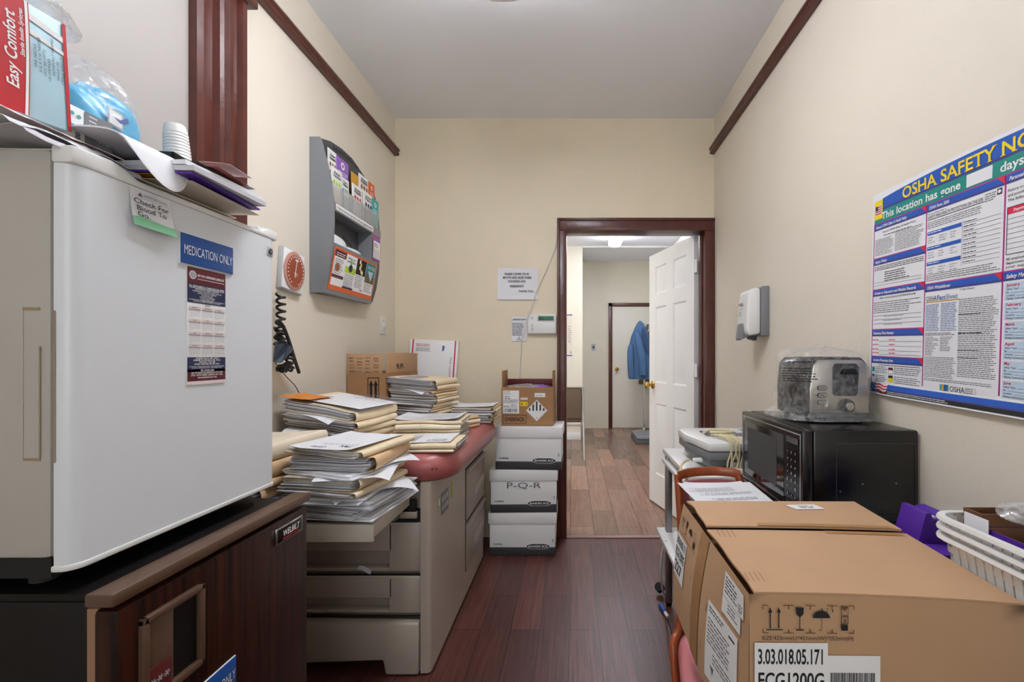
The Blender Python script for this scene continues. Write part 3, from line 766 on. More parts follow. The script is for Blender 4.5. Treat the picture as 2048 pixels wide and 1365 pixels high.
# leaflets standing in the pockets
LF = [  # px left, px right, py top left, height, protrusion, paper, label, kind
 (656, 674, 294, .17, .048, 'white', 'white leaflet in the upper row of the rack, nearest the side panel', 'w'),
 (673, 697, 309, .17, .050, 'lilac', 'purple leaflet in the upper row of the brochure rack', 'p'),
 (663, 684, 330, .22, .078, 'white', 'white leaflet with yellow pears in the lower row of the rack', 'y'),
 (683, 698, 352, .19, .078, 'white', 'white leaflet with teal figures, second in the lower row', 't'),
 (703, 717, 342, .15, .050, 'mustard', 'mustard yellow leaflet in the upper row of the rack', 'm'),
 (718, 738, 345, .15, .052, 'white', 'white and brown leaflet between mustard and orange ones', 'w'),
 (705, 725, 365, .20, .078, 'white', 'white leaflet with red figures in the lower row', 'r'),
 (727, 746, 380, .19, .078, 'white', 'white leaflet with many dark figures beside the teal one', 'd'),
 (737, 749, 362, .14, .054, 'orange', 'orange leaflet at the curved edge of the rack', 'o'),
 (744, 757, 395, .15, .080, 'teal_light', 'teal leaflet in the outermost pocket of the rack', 'c')]
for l, r, y_, hh, p_, m_, lab, kd in LF:
    d0, d1 = X2(l, p_), X2(r, p_); zt = zz(y_, d0); hh = min(hh, zt-(1.920 if p_ > .06 else 1.932))
    t = thing('leaflet', lab, 'leaflet', (XL+p_, d0, zt-hh), group='leaflets in the wall rack'); w_ = d1-d0
    b = MB(); b.box(-.004, 0, 0, 0, w_, hh, m_, .0008, 1)
    b.build('pages', t)
    p = Print((0, 0, 0), (0, 1, 0), (0, 0, 1))
    ik = 'ink' if m_ == 'white' else 'white'
    if kd in 'poc': p.disc(w_*.5, hh*.80, w_*.16, 'white'); p.disc(w_*.5, hh*.80, w_*.08, 'lilac' if kd == 'p' else m_, 2); p.lines(w_*.15, hh*.62, w_*.9, 3, .011, 'white')
    elif kd == 'm': pass
    else:
        p.text({'y': 'Adult', 't': 'Type 2', 'r': 'Weight', 'd': 'High Blood', 'w': 'Heart'}[kd], w_*.5, hh*.82, .013, ik, 'c', w=w_*.6, bold=True)
        p.text({'y': 'Vaccines', 't': 'Diabetes', 'r': 'Health', 'd': 'Pressure', 'w': 'Health'}[kd], w_*.5, hh*.73, .013, ik, 'c', w=w_*.7, bold=True)
        for q in range(3): p.disc(w_*(.25+.25*q), hh*.58, w_*.09, {'y': 'lime', 't': 'teal', 'r': 'red', 'd': 'navy', 'w': 'rust'}[kd], ry=.012)
        p.rect(0, 0, w_, hh*.42, {'y': 'pink_tint', 't': 'light_grey', 'r': 'paper2', 'd': 'paper3', 'w': 'rust'}[kd])
        if kd in 'rd':
            for q in range(7): p.rect(w_*(.06+.13*q), hh*.40, w_*(.12+.13*q), hh*(.46+.05*(q % 2)), 'ink' if q % 2 else 'rust', 3)
    p.build('print', t)
for i, (l, r, yt, yb) in enumerate(((668, 700, 460, 494), (703, 728, 492, 512))):
    d0, d1 = X2(l, .085), X2(r, .085); zt, zb = zz(yt, d0), 1.716
    b = MB(); b.grid(8, 4, lambda a, c, d0=d0, d1=d1, zt=zt: (XL+.05+.035*math.sin(a*2.6), d0+(d1-d0)*a, 1.722+(zt-1.722)*c*(1-.75*a)), 'paper')
    o = one('folded_paper', b, ['curled white paper lying in the open box of the brochure rack', 'small white paper scrap beside the curled sheet in the rack box'][i], 'paper')
    if i == 0:
        p = Print((XL+.088, 0, 0), (0, 1, 0), (0, 0, 1)); p.poly([(2.10, 1.765), (2.19, 1.738), (2.19, 1.752), (2.10, 1.783)], 'ink'); p.build('print_block', o)

# ================================================================== RIGHT WALL
sd = thing('soap_dispenser', 'grey and white hand sanitizer dispenser mounted on the wall', 'soap dispenser', (XR, 2.17, 1.28))
prof = [(0, .02), (-.03, .02), (-.03, .25), (-.022, .258), (0, .258)]
MB().prism([(0, .022), (-.042, .022), (-.042, .252), (-.03, .26), (0, .26)], -.062, .062, 'mid_grey', axis='y', bev=.004).build('back_plate', sd)
MB().prism([(-.042, .03), (-.10, .022), (-.112, .05), (-.108, .16), (-.098, .235), (-.08, .25), (-.042, .252)], -.062, .062, 'white_plastic', axis='y', bev=.012).build('cover', sd)
MB().prism([(-.085, .02), (-.112, .008), (-.126, .0), (-.130, .012), (-.122, .08), (-.114, .085), (-.104, .03)], -.03, .03, 'mid_grey', axis='y', bev=.004).build('push_bar', sd)
MB().prism([(-.045, .0), (-.075, .008), (-.08, .024), (-.042, .024)], -.02, .02, 'dark_grey', axis='y').build('nozzle', sd)
p = Print((-.1125, .035, .14), (0, -1, 0), (.06, 0, 1)); p.text('PURELL', .0, .03, .014, 'navy', w=.062, bold=True); p.text('ADVANCED', .008, .012, .006, 'ink_grey', w=.05); p.lines(.008, .0, .05, 3, .008, 'ink_faint'); p.build('lettering', sd)
# ================================================================== WOOD-FRONT FRIDGE AND WHITE FRIDGE ON TOP
bf = thing('wood_front_fridge', 'old brown compact fridge with dark wood-grain door, under the white fridge', 'fridge', (-.90, .86, 0))
ox, oy = .90, -.86                                    # local offset: world -> local
def L(b, name, par=bf):
    return b.build(name, par)
def wb(b, x0, y0, z0, x1, y1, z1, m, bev=0, o=(0, 0, 0)):
    return b.box(x0-o[0], y0-o[1], z0-o[2], x1-o[0], y1-o[1], z1-o[2], m, bev)
O = (-.90, .86, 0)
b = MB(); wb(b, -1.165, .642, .03, -.705, 1.085, .848, 'fridge_black', .006, O); L(b, 'cabinet')
b = MB(); wb(b, -.692, .625, .848, -.650, 1.098, .868, 'brown_trim', .004, O); wb(b, -1.165, .645, .848, -.692, 1.08, .858, 'fridge_black', 0, O); L(b, 'top_trim')
b = MB(); wb(b, -.705, .642, .045, -.689, 1.082, .838, 'tan_strip', 0, O); L(b, 'gasket')
dr = None
b = MB(); wb(b, -.689, .634, .04, -.653, 1.090, .840, 'walnut', .007, O); dr = L(b, 'door')
# recessed handle plate: frame, flat half, hollow's shade as a flat black patch
hd = MB()
y0, y1, z0, z1 = .664, .776, .668, .809
xf = -.653
def fr(b, a0, a1, c0, c1, m, x0, x1, bev=.003): wb(b, x0, a0, c0, x1, a1, c1, m, bev, O)
fr(hd, y0, y1, z1-.012, z1, 'brown_trim', xf-.002, xf+.010); fr(hd, y0, y1, z0, z0+.012, 'brown_trim', xf-.002, xf+.010)
fr(hd, y0, y0+.010, z0, z1, 'brown_trim', xf-.002, xf+.010); fr(hd, y1-.010, y1, z0, z1, 'brown_trim', xf-.002, xf+.010)
fr(hd, y0+.008, .718, z0+.01, z1-.01, 'brown_trim', xf-.002, xf+.005, .001)
L(hd, 'handle', dr)
b = MB(); fr(b, .718, y1-.009, z0+.011, z1-.011, 'fridge_black', xf-.001, xf+.0012, 0); L(b, 'handle_recess_shade', dr)
b = MB(); fr(b, .672, .713, z0+.012, z0+.056, 'dark_red', xf+.005, xf+.0062, .0004); L(b, 'star_label', dr)
p = Print((xf+.0062-O[0], 0-O[1], 0), (0, 1, 0), (0, 0, 1))
for k in range(3): 
    for q in range(3):
        a = q*PI/3; c, s = math.cos(a)*.0055, math.sin(a)*.0055; n1, n2 = -s*.16, c*.16; u, v = .681+.0115*k, z0+.034
        p.poly([(u+c+n1, v+s+n2), (u+c-n1, v+s-n2), (u-c-n1, v-s-n2), (u-c+n1, v-s+n2)], 'light_grey')
p.build('snowflake_print', dr)
b = MB(); wb(b, xf-.001, .966, .789, xf+.006, 1.060, .826, 'chrome', .002, O); wb(b, xf+.005, .970, .793, xf+.0065, 1.056, .822, 'black', .0005, O); bd = L(b, 'badge', dr)
p = Print((xf+.0066-O[0], 0-O[1], 0), (0, 1, 0), (0, 0, 1)); p.text('WELBILT', .984, .803, .013, 'white', w=.058, bold=True, sh=.2); p.rect(.984, .7965, 1.042, .7995, 'red'); p.build('badge_lettering', dr)
for y_ in (.66, 1.05):
    for x_ in (-.72, -1.12): b = MB(); b.cyl((x_-O[0], y_-O[1], 0), (x_-O[0], y_-O[1], .035), .018, 'black_matte', 14); L(b, 'foot')
b = MB(); wb(b, -.70, .64, .004, -.665, 1.08, .038, 'black_matte', 0, O); L(b, 'kick_plate')

def med_sign(y0, y1, z0, z1, X, label, words):
    t = thing('magnet_sign', label, 'sign', (X, y0, z0), group='blue magnetic signs on the fridges'); w, h = y1-y0, z1-z0
    MB().box(0, 0, 0, .003, w, h, 'white', .0006).build('backing', t)
    MB().box(.0025, .001, .0015, .0042, w-.001, h-.001, 'blue_sign', .0004).build('face', t)
    p = Print((.0044, 0, 0), (0, 1, 0), (0, 0, 1)); p.text(words, w*.5, h*.33, h*.30, 'white', 'c', w=w*.92, bold=False); p.build('lettering', t)
med_sign(.7275, .8536, .570, .629, -.653, 'blue sign low on the wood-grain door, mostly cut off by the picture edge', 'MEDICATION ONLY')

GX, G0, G1, GB, GT = -.7305, .645, 1.090, .890, 1.506
wf = thing('white_fridge', 'white mini fridge with bare flat door, stacked on the brown fridge', 'fridge', (-.95, .86, .868))
O = (-.95, .86, .868)
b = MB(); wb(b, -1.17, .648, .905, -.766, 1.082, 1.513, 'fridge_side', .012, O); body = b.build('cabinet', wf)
b = MB(); wb(b, -.767, .652, .905, -.757, 1.080, 1.49, 'gasket', .002, O); b.build('gasket', wf)
# door with large rounded front corners
def rounded(y0, y1, xb, xf, r, n=6):
    pts = [(xb, y0), (xb, y1)]
    for k in range(n+1): a = PI/2*k/n; pts.append((xf-r+r*math.sin(a), y1-r+r*math.cos(a)))
    for k in range(n+1): a = PI/2*k/n; pts.append((xf-r+r*math.cos(a), y0+r-r*math.sin(a)))
    return pts
def off(pl): return [(x-O[0], y-O[1]) for x, y in pl]
b = MB(); b.prism(off(rounded(G0, G1, -.757, GX, .022)), GB+.009-O[2], GT-.018-O[2], 'fridge_white'); dr = b.build('door', wf, angle=50)
b = MB(); b.prism(off(rounded(G0-.002, G1+.002, -.76, GX+.002, .024)), GB-O[2], GB+.009-O[2], 'white_plastic', bev=.002); b.build('lower_cap', dr)
# upper cap with raised ends and scooped middle
prof = [(G0-.002, GT-.018), (G1+.002, GT-.018), (G1+.002, GT+.004), (G1-.03, GT+.006), (G1-.05, GT-.006)] + [(G0+.10, GT-.006), (G0+.07, GT+.006), (G0+.055, GT+.010), (G0-.002, GT+.008)]
b = MB(); b.prism([(y-O[1], z-O[2]) for y, z in prof], -.76-O[0], GX+.002-O[0], 'white_plastic', axis='x', bev=.004); b.build('upper_cap', dr)
b = MB(); wb(b, -.79, 1.04, 1.49, -.74, 1.08, 1.514, 'white_plastic', .006, O); b.build('hinge_cover', wf)
for y_ in (.67, 1.05):
    for x_ in (-.80, -1.13): b = MB(); b.cyl((x_-O[0], y_-O[1], 0.0), (x_-O[0], y_-O[1], .04), .016, 'black_matte', 12); b.build('foot', wf)
b = MB(); wb(b, -1.16, .655, .876, -.772, 1.075, .906, 'black_matte', 0, O); b.build('base', wf)
b = MB(); wb(b, GX-.001, 1.056, 1.446, GX+.0015, 1.076, 1.468, 'light_grey', .001, O); lg = b.build('logo_plate', dr)
p = Print((GX+.0016-O[0], -O[1], -O[2]), (0, 1, 0), (0, 0, 1)); p.disc(1.066, 1.457, .0075, 'ink'); p.disc(1.066, 1.457, .0066, 'light_grey', 2); p.disc(1.066, 1.457, .006, 'ink', 3); p.text('GE', 1.066, 1.4543, .0055, 'light_grey', 'c', k=4, sh=.3); p.build('logo', dr)
# old tape residue on the side and on the door edge
p = Print((-O[0], .648-O[1], -O[2]), (1, 0, 0), (0, 0, 1), base=.0004)
p.rect(-.8055, 1.055, -.8045, 1.275, 'sticker_tan'); p.rect(-.805, 1.273, -.780, 1.277, 'residue', 2); p.rect(-.804, 1.052, -.779, 1.056, 'residue', 2); p.rect(-.781, 1.056, -.7785, 1.22, 'residue', 2)
p.build('tape_residue_print', body)
p = Print((-O[0], G0-O[1], -O[2]), (1, 0, 0), (0, 0, 1), base=.0004)
p.rect(-.7565, 1.05, -.7535, 1.272, 'residue'); p.build('tape_residue_print', dr)
med_sign(.819, .9465, 1.378, 1.437, GX, 'blue MEDICATION ONLY sign on the upper part of the white fridge door', 'MEDICATION ONLY')
# calendar magnet
y0, y1, z0, z1 = .836, .9275, 1.150, 1.376
t = thing('calendar_magnet', 'tall narrow calendar magnet for 2020 under the blue sign', 'calendar', (GX, y0, z0)); w, h = y1-y0, z1-z0
MB().box(0, 0, 0, .0014, w, h, 'white', .0003).build('sheet', t)
p = Print((.0015, 0, 0), (0, 1, 0), (0, 0, 1), base=.0002, step=.0002)
p.rect(0, h*.86, w, h, 'burgundy'); p.rect(0, h*.70, w, h*.86, 'navy'); p.rect(0, h*.11, w, h*.235, 'navy'); p.rect(0, h*.03, w, h*.13, 'burgundy'); p.rect(0, 0, w, h*.03, 'pink_tint')
p.disc(w*.13, h*.935, w*.09, 'paper2', 2); p.disc(w*.13, h*.935, w*.07, 'paper3', 3)
p.text('NEW YORK COMPREHENSIVE CARDIOLOGY', w*.24, h*.928, .0045, 'white', w=w*.72, bold=True); p.rect(w*.24, h*.905, w*.96, h*.910, 'pink_tint', 2)
p.text('FULL SERVICE MEDICAL & CARDIOVASCULAR CENTER', w*.5, h*.833, .004, 'white', 'c', w=w*.92, bold=True); p.rect(w*.04, h*.826, w*.96, h*.829, 'white', 2)
for i, (s, q) in enumerate((('INTERVENTIONAL & GENERAL CARDIOLOGY', .62), ('COMPREHENSIVE OUTPATIENT CARDIAC CATH LAB', .76), ('NUCLEAR CARDIOLOGY TREATMENT', .5), ('PULMONOLOGY', .3), ('NUTRITION COUNSELING', .4), ('OUTPATIENT CARE', .36), ('PRIMARY CARE', .24))):
    p.text(s, w*.5, h*(.812-.0155*i), .0028, 'white', 'c', w=w*q)
for i in (0, 1): p.text('COMPREHENSIVE MEDICAL SPECIALISTS AND REFERRALS', w*.5, h*(.722-.012*i), .0022, 'white', 'c', w=w*(.94-.2*i))
p.text('2020', w*.5, h*.677, .0045, 'ink', 'c')
for i, mn in enumerate('January February March April May June July August September October November December'.split()):
    cx_ = w*(.18+.325*(i % 3)); r_ = h*(.648-.108*(i//3))
    p.rect(cx_-w*.145, r_, cx_+w*.145, r_+h*.022, 'pink_tint'); p.text(mn, cx_, r_+h*.006, .0028, 'burgundy', 'c', k=2); p.rect(cx_-w*.145, r_-h*.010, cx_+w*.145, r_-h*.002, 'ink_faint')
    for q in range(5):
        for s in range(7):
            if q*7+s < 31: p.rect(cx_-w*(.13-.04*s), r_-h*(.022+.0125*q), cx_-w*(.115-.04*s), r_-h*(.0175+.0125*q), 'ink_faint')
for i, (s, q) in enumerate((('SANJEEV PALTA, MD, FACC', .6), ('MEMBER PHYSICIANS, MD, FACC', .72), ('PRATAP C. DAS, MD', .42), ('BOARD CERTIFIED, MD, MS, FACC', .66))): p.text(s, w*.5, h*(.219-.0165*i), .003, 'white', 'c', w=w*q, bold=True)
for i in (0, 1): p.text('HOSPITAL AFFILIATIONS NEW YORK-PRESBYTERIAN', w*.5, h*(.15-.012*i), .0022, 'white', 'c', w=w*(.92-.12*i))
for i, (s, q) in enumerate((('TEL: 718-221-4250', .36), ('583 WYCKOFF AVE, BROOKLYN, NY 11237', .82), ('87-81 165TH STREET, JAMAICA, NY 11432', .82), ('www.nycheartcenter.com', .5))): p.text(s, w*.5, h*(.113-.02*i), .0034, 'white', 'c', w=w*q, bold=True, k=3)
p.build('calendar_print', t)
# handwritten note, lower corner lifting off the door
y0, y1, z0, z1 = .728, .801, 1.423, 1.487
t = thing('reminder_note', 'handwritten white note with green strip taped on the white fridge door', 'note', (GX, y0, z0)); w, h = y1-y0, z1-z0
def curl(u, v): return (.001+.013*max(0, 1-v/h)**1.6*(.55+.45*u/w), 0, -.004*(u/w)*(1-v/h))
MB().grid(8, 8, lambda a, c: (curl(w*a, h*c)[0], w*a, h*c+curl(w*a, h*c)[2]), 'paper').build('sheet', t)
p = Print((.0006, 0, 0), (0, 1, 0), (0, 0, 1), bend=curl, base=.0005)
for i in range(8):
    a, c = i/8, (i+1)/8; p.poly([(w*a, 0), (w*c, 0), (w*c, h*(.24+.02*math.sin(6*c))), (w*a, h*(.24+.02*math.sin(6*a)))], 'green_strip')
p.poly([(w*.16, h*.80), (w*.27, h*.80), (w*.22, h*.9)], 'ink_grey'); p.text('AMERICAN Benefits', w*.3, h*.82, .0045, 'ink_faint', w=w*.6)
p.rect(w*.2, h*.765, w*.95, h*.772, 'ink_faint')
p.text('Check For', w*.05, h*.60, .0085, 'ink', w=w*.86); p.text('Blood To', w*.1, h*.43, .0085, 'ink', w=w*.72); p.text('Go.', w*.1, h*.27, .008, 'ink', w=w*.3)
p.build('handwriting_print', t)

# ================================================================== CLUTTER ON TOP OF THE WHITE FRIDGE
TOP = 1.5165
def sheet(name, x0, y0, x1, y1, z, m, label, cat='paper', rot=0, droop=0, edge=GX+.004, amp=.002, ph=0, thick=.0006, ripple=9, group=None):
    """a loose sheet lying on the fridge; what hangs past the door edge droops"""
    cx_, cy_ = (x0+x1)/2, (y0+y1)/2; c, s = math.cos(rot), math.sin(rot); R = random.Random(ph)
    k1, k2 = R.uniform(ripple*.6, ripple*1.4), R.uniform(ripple*.6, ripple*1.4)
    def fn(a, q):
        x, y = (a-.5)*(x1-x0), (q-.5)*(y1-y0); X, Y = cx_+x*c-y*s, cy_+x*s+y*c
        over = max(0, X-edge)
        return (X, Y, z + amp*math.sin(k1*X+ph)*math.sin(k2*Y+ph*2) + amp - droop*over*over*(60 if droop else 0))
    b = MB(); b.grid(12, 12, fn, m, thick=thick)
    return one(name, b, label, cat, group=group)
sheet('flat_envelope', -1.12, .662, -.76, 1.0, TOP, 'paper_warm', 'large cream envelope lowest on the white fridge top', 'envelope', .03, amp=.002, ph=1, thick=.002)
def drape(name, y0, y1, xb, xe, z, hang, m, label, cat='paper', r=.022, seed=0, crink=.003, thick=.0008):
    """a sheet lying on the fridge whose front part bends down over the door edge; hang(q) = length past the edge"""
    R = random.Random(seed); k1, k2, k3 = R.uniform(20, 45), R.uniform(20, 50), R.uniform(0, 6)
    def fn(a, q):
        L = (xe-xb) + hang(q); s_ = L*a; y = y0+(y1-y0)*q; f = xe-xb
        if s_ <= f: X, Z = xb+s_, z
        else:
            an = min((s_-f)/r, 1.25); X = xe + r*math.sin(an); Z = z - r*(1-math.cos(an)); e = s_-f-1.25*r
            if e > 0: X += e*math.cos(1.25); Z -= e*math.sin(1.25)
        w = crink*(math.sin(k1*y+k3)*math.sin(k2*s_+k3*2)+1)
        return (X + w*.6*(s_ > f), y + .01*math.sin(9*a+k3), Z + w*(s_ <= f))
    b = MB(); b.grid(26, 14, fn, m, thick=thick); return one(name, b, label, cat, angle=60)
drape('paper_sheet', .602, .765, -1.05, -.765, TOP+.006, lambda q: .020+.006*math.sin(9*q), 'paper2', 'crumpled grey sheet under the syringe box', seed=2)
drape('paper_sheet', .600, .763, -1.03, -.772, TOP+.015, lambda q: .016+.008*math.sin(12*q+1), 'paper', 'middle crumpled white sheet under the syringe box', seed=3, crink=.0045)
drape('paper_sheet', .598, .760, -1.02, -.775, TOP+.026, lambda q: .012+.006*math.sin(15*q), 'pink_tint', 'pinkish crumpled sheet right beneath the syringe box', seed=4, crink=.0035)
sheet('yellow_sheet', -.98, .772, -.722, .86, TOP+.0115, 'mustard', 'mustard sheet peeking out under the drooping booklet', rot=.1, amp=.001, ph=4, droop=.15)
drape('booklet', .705, .825, -.98, -.742, TOP+.052, lambda q: .014+.080*math.sin(PI*min(1, q*.98+.02))**.7, 'paper', 'white booklet drooping over the top edge of the fridge door', 'booklet', r=.03, seed=7, crink=.0012, thick=.0025)
sheet('paper_sheet', -1.02, .78, -.70, .99, TOP+.006, 'paper_warm', 'tan paper sheet at the bottom of the far fridge-top stack', rot=.12, ph=6)
st = [('purple_folder', 'purple', 'dark purple folder in the fridge-top stack, near the bottom', 'folder', .0028), ('paper_pad', 'paper2', 'grey paper bundle resting on the purple folder', 'paper', .009), ('paper_pad', 'paper', 'white paper bundle under the black folder on the fridge', 'paper', .008), ('black_folder', 'black', 'black folder second from top of the fridge-top stack', 'folder', .004), ('salmon_card', 'vinyl', 'salmon card lying on the black folder', 'card', .001)]
z = TOP+.014
for i, (nm, m_, lab, ct, th) in enumerate(st):
    r = (.10, .02, -.04, .06, .12)[i]; x1 = (-.688, -.676, -.684, -.69, -.70)[i]
    if i == 4: sheet(nm, -.745, .835, -.678, .93, z+.0015, m_, lab, ct, r, amp=.0006, ph=9)
    else: sheet(nm, -.96, .775+.008*i, x1, .975-.012*(i == 3), z+th, m_, lab, ct, r, amp=.0003, ph=11, thick=th)
    z += th+.0022
b = MB(); b.grid(8, 6, lambda a, q: (-.80+.13*a, .845+.06*q+.02*a, z+.003+.014*math.sin(2.2*a)*(1-.3*q)), 'pink_tint', thick=.0006); o = one('leaflet', b, 'pale pink folded leaflet sticking up on the salmon card', 'leaflet')
p = Print((-.735, .872, z+.0195), (.5, .86, 0), (-.86, .5, .2)); p.text('COVID', 0, 0, .010, 'ink_blue', bold=True); p.build('lettering', o)
b = MB(); b.grid(6, 6, lambda a, q: (-.90+.205*a, .885+.085*q, z+.002+.003*math.sin(5*a+3*q)), 'paper', thick=.0006); one('paper_sheet', b, 'loose white sheet topmost at the far end of the fridge', 'paper')
# black tray
tr = thing('black_tray', 'shallow black plastic tray on the fridge between bag and cups', 'tray', (-.810, .868, TOP+.054), .1)
b = MB(); b.prism([(-.055, -.042), (.055, -.042), (.055, .042), (-.055, .042)], 0, .004, 'black', bev=.001); b.build('bottom', tr)
b = MB()
for a in ((-.055, -.042, .055, -.038), (-.055, .038, .055, .042), (-.055, -.042, -.051, .042), (.051, -.042, .055, .042)): b.box(a[0], a[1], 0, a[2], a[3], .02, 'black', .001)
b.build('rim', tr)
# cups
cu = thing('paper_cup_stack', 'sleeve of small ribbed white plastic cups standing on the fridge', 'cups', (-.84, .945, TOP+.055))
b = MB(); prof = [(.024, 0)]
for k in range(15): zz_ = .012+k*.0068; prof += [(.0258-.0003*k, zz_), (.0244-.0003*k, zz_+.0048)]
prof += [(.0200, .118), (.0175, .126), (.004, .127)]; b.lathe(prof, 'white_plastic', 28, T=Euler((.0, -.08, 0)).to_matrix().to_4x4()); b.build('nested_cup', cu)
# glove box
gb = thing('glove_box', 'white and grey box of 100 nitrile gloves lying beside the syringe box', 'box', (-.80, .69, TOP+.036), 0)
b = MB(); b.box(-.11, 0, 0, 0, .078, .055, 'white', .0015); b.build('carton', gb)
p = Print((0.0002, 0, 0), (0, 1, 0), (0, 0, 1)); p.rect(.034, 0, .0775, .0545, 'mid_grey'); p.text('AMMEX', .0745, .012, .014, 'white', 'r', w=.022, bold=True); p.text('NITRILE', .0745, .003, .006, 'light_grey', 'r', w=.022); p.lines(.04, .05, .055, 5, .007, 'paper2')
p.text('100', .027, .006, .007, 'ink', 'c', rot=PI/2, bold=True); p.disc(.016, .042, .003, 'teal_light'); p.disc(.026, .040, .003, 'teal_light'); p.poly([(.006, .028), (.02, .024), (.022, .017), (.008, .020)], 'teal_light'); p.build('print', gb)
# syringe box
eb = thing('syringe_box', 'red and pale blue insulin syringe box standing on the fridge corner', 'box', (-.79, .602, TOP+.035), 0)
eb.rotation_euler = (math.radians(3), 0, math.radians(-2))
b = MB(); b.box(-.12, 0, 0, 0, .092, .163, 'sky_tint', .0012); b.build('carton', eb)
p = Print((.0002, 0, 0), (0, 1, 0), (0, 0, 1))
n = 10; cv = lambda t: .034 + .007*math.sin(PI*t*.55)
for i in range(n):
    a, c = i/n, (i+1)/n; p.poly([(.0005, .163*a), (cv(a), .163*a), (cv(c), .163*c), (.0005, .163*c)], 'red'); p.poly([(cv(a), .163*a), (cv(a)+.0035, .163*a), (cv(c)+.0035, .163*c), (cv(c), .163*c)], 'white', 2); p.poly([(cv(a)+.0035, .163*a), (cv(a)+.0048, .163*a), (cv(c)+.0048, .163*c), (cv(c)+.0035, .163*c)], 'red', 2)
p.rect(.087, .0005, .0918, .1625, 'red')
p.text('Easy Comfort', .029, .032, .0135, 'white', rot=PI/2, w=.105, bold=True, sh=.2); p.text('Sterile Insulin Syringes', .038, .082, .005, 'white', rot=PI/2, w=.066, sh=.2, bold=True)
for i, (s, q) in enumerate((('FINE NEEDLE', .033), ('31G X 5/16" NEEDLE', .05), ('1/2CC (50 UNITS)', .04), ('100 SYRINGES', .034), ('INDIVIDUALLY WRAPPED', .055), ('SINGLE USE', .028), ('STERILE NEEDLES', .042))): p.text(s, .052+.0055*i, .075-(i % 4)*.004, .0032, 'ink', rot=PI/2, w=q)
p.poly([(.046, .12), (.046, .127), (.087, .118), (.087, .113)], 'white', 1); p.poly([(.046, .14), (.046, .150), (.087, .14), (.087, .132)], 'white', 1)
p.build('print', eb)
# wipes pack in a clear bag
def blob(cx_, cy_, cz_, rx, ry, rz, seed, amp, nu=40, nv=24, flat=.0, pw=1.0):
    R = random.Random(seed); wv = [(R.uniform(1, 7), R.uniform(1, 7), R.uniform(0, 6), R.uniform(.3, 1)) for _ in range(9)]
    rings = []
    for j in range(nv+1):
        ph = -PI/2 + PI*j/nv
        ring = []
        for i in range(nu):
            th = 2*PI*i/nu
            q = 1 + amp*sum(g*math.sin(round(a)*th + c + b_*ph) for a, b_, c, g in wv)/3
            sg = lambda v: math.copysign(abs(v)**pw, v)
            ring.append((cx_+rx*sg(math.cos(ph))*sg(math.cos(th))*q, cy_+ry*sg(math.cos(ph))*sg(math.sin(th))*q, max(cz_-rz+flat, cz_+rz*sg(math.sin(ph))*q)))
        rings.append(ring)
    return rings
wp = thing('wipes_pack', 'bright blue soft pack of wipes inside a clear plastic bag', 'wipes pack', (0, 0, 0))
b = MB(); b.loft(blob(-.940, .852, TOP+.120, .064, .068, .083, 3, .09, pw=.72), 'wipes_blue'); b.build('pack', wp)
p = Print((-.8725, .812, TOP+.075), (-.15, 1, 0), (0, 0, 1), base=.002)
p.rect(.018, .052, .052, .084, 'light_grey'); p.rect(.021, .055, .049, .081, 'white', 2); p.poly([(.03, .07), (.045, .064), (.066, .074), (.068, .079), (.06, .082), (.044, .070)], 'wipes_deep', 3)
p.text('SNUGS', .014, .018, .016, 'sky_tint', w=.05, k=3, bold=True, sh=-.2); p.rect(.058, .0, .07, .01, 'wipes_deep', 2); p.build('print', wp)
b = MB(); b.loft(blob(-.942, .848, TOP+.140, .080, .080, .115, 5, .10, nu=64, nv=40, flat=.01), 'film_blue'); one('clear_bag', b, 'crinkled clear plastic bag wrapped around the blue wipes', 'plastic bag')
b = MB(); b.loft(blob(-.845, .668, TOP+.228, .05, .075, .026, 8, .22), 'film'); one('clear_bag', b, 'empty clear plastic bag lying on top of the syringe box', 'plastic bag')

# ================================================================== EXAM TABLE
ex = thing('exam_table', 'beige exam table with drawers and dusty pink padded top', 'exam table', (-.85, 2.15, 0))
O = (-.85, 2.15, 0)
b = MB(); wb(b, -1.17, 1.735, .10, -.565, 2.64, .70, 'table_beige', .004, O); b.build('cabinet', ex)
# side panel, rounded front edge, running to the floor
b = MB(); b.prism([(-.575-O[0], 1.668-O[1])] + [(-.555+.018*math.sin(k*PI/10)-O[0], 1.686-.018*math.cos(k*PI/10)-O[1]) for k in range(6)] + [(-.537-O[0], 2.645-O[1]), (-.575-O[0], 2.645-O[1])], .008, .728, 'table_beige'); side = b.build('side_panel', ex)
b = MB(); wb(b, -1.18, 1.668, .008, -1.15, 2.645, .728, 'table_beige', .004, O); b.build('side_panel', ex)
def inset(y0, y1, z0, z1, nm):
    b = MB(); X = -.537
    wb(b, X-.002, y0, z0, X+.010, y1, z1, 'table_beige2', .004, O); wb(b, X+.006, y0+.004, z1-.016, X+.020, y1-.004, z1, 'table_beige', .004, O)
    o = b.build(nm, ex)
    b = MB(); wb(b, X-.002, y0-.006, z0-.006, X+.0015, y1+.006, z1+.006, 'black_matte', 0, O); b.build('shadow_gap', o)
    b = MB(); b.prism([(y0+.34*(y1-y0)-O[1], z0+.30*(z1-z0)), (y1-.02-O[1], z0+.36*(z1-z0)), (y1-.02-O[1], z0+.56*(z1-z0)), (y0+.34*(y1-y0)-O[1], z0+.50*(z1-z0))], X+.008-O[0], X+.0135-O[0], 'table_beige', axis='x'); b.build('grip', o)
inset(2.21, 2.63, .385, .636, 'side_drawer'); inset(2.21, 2.63, .135, .365, 'side_drawer')
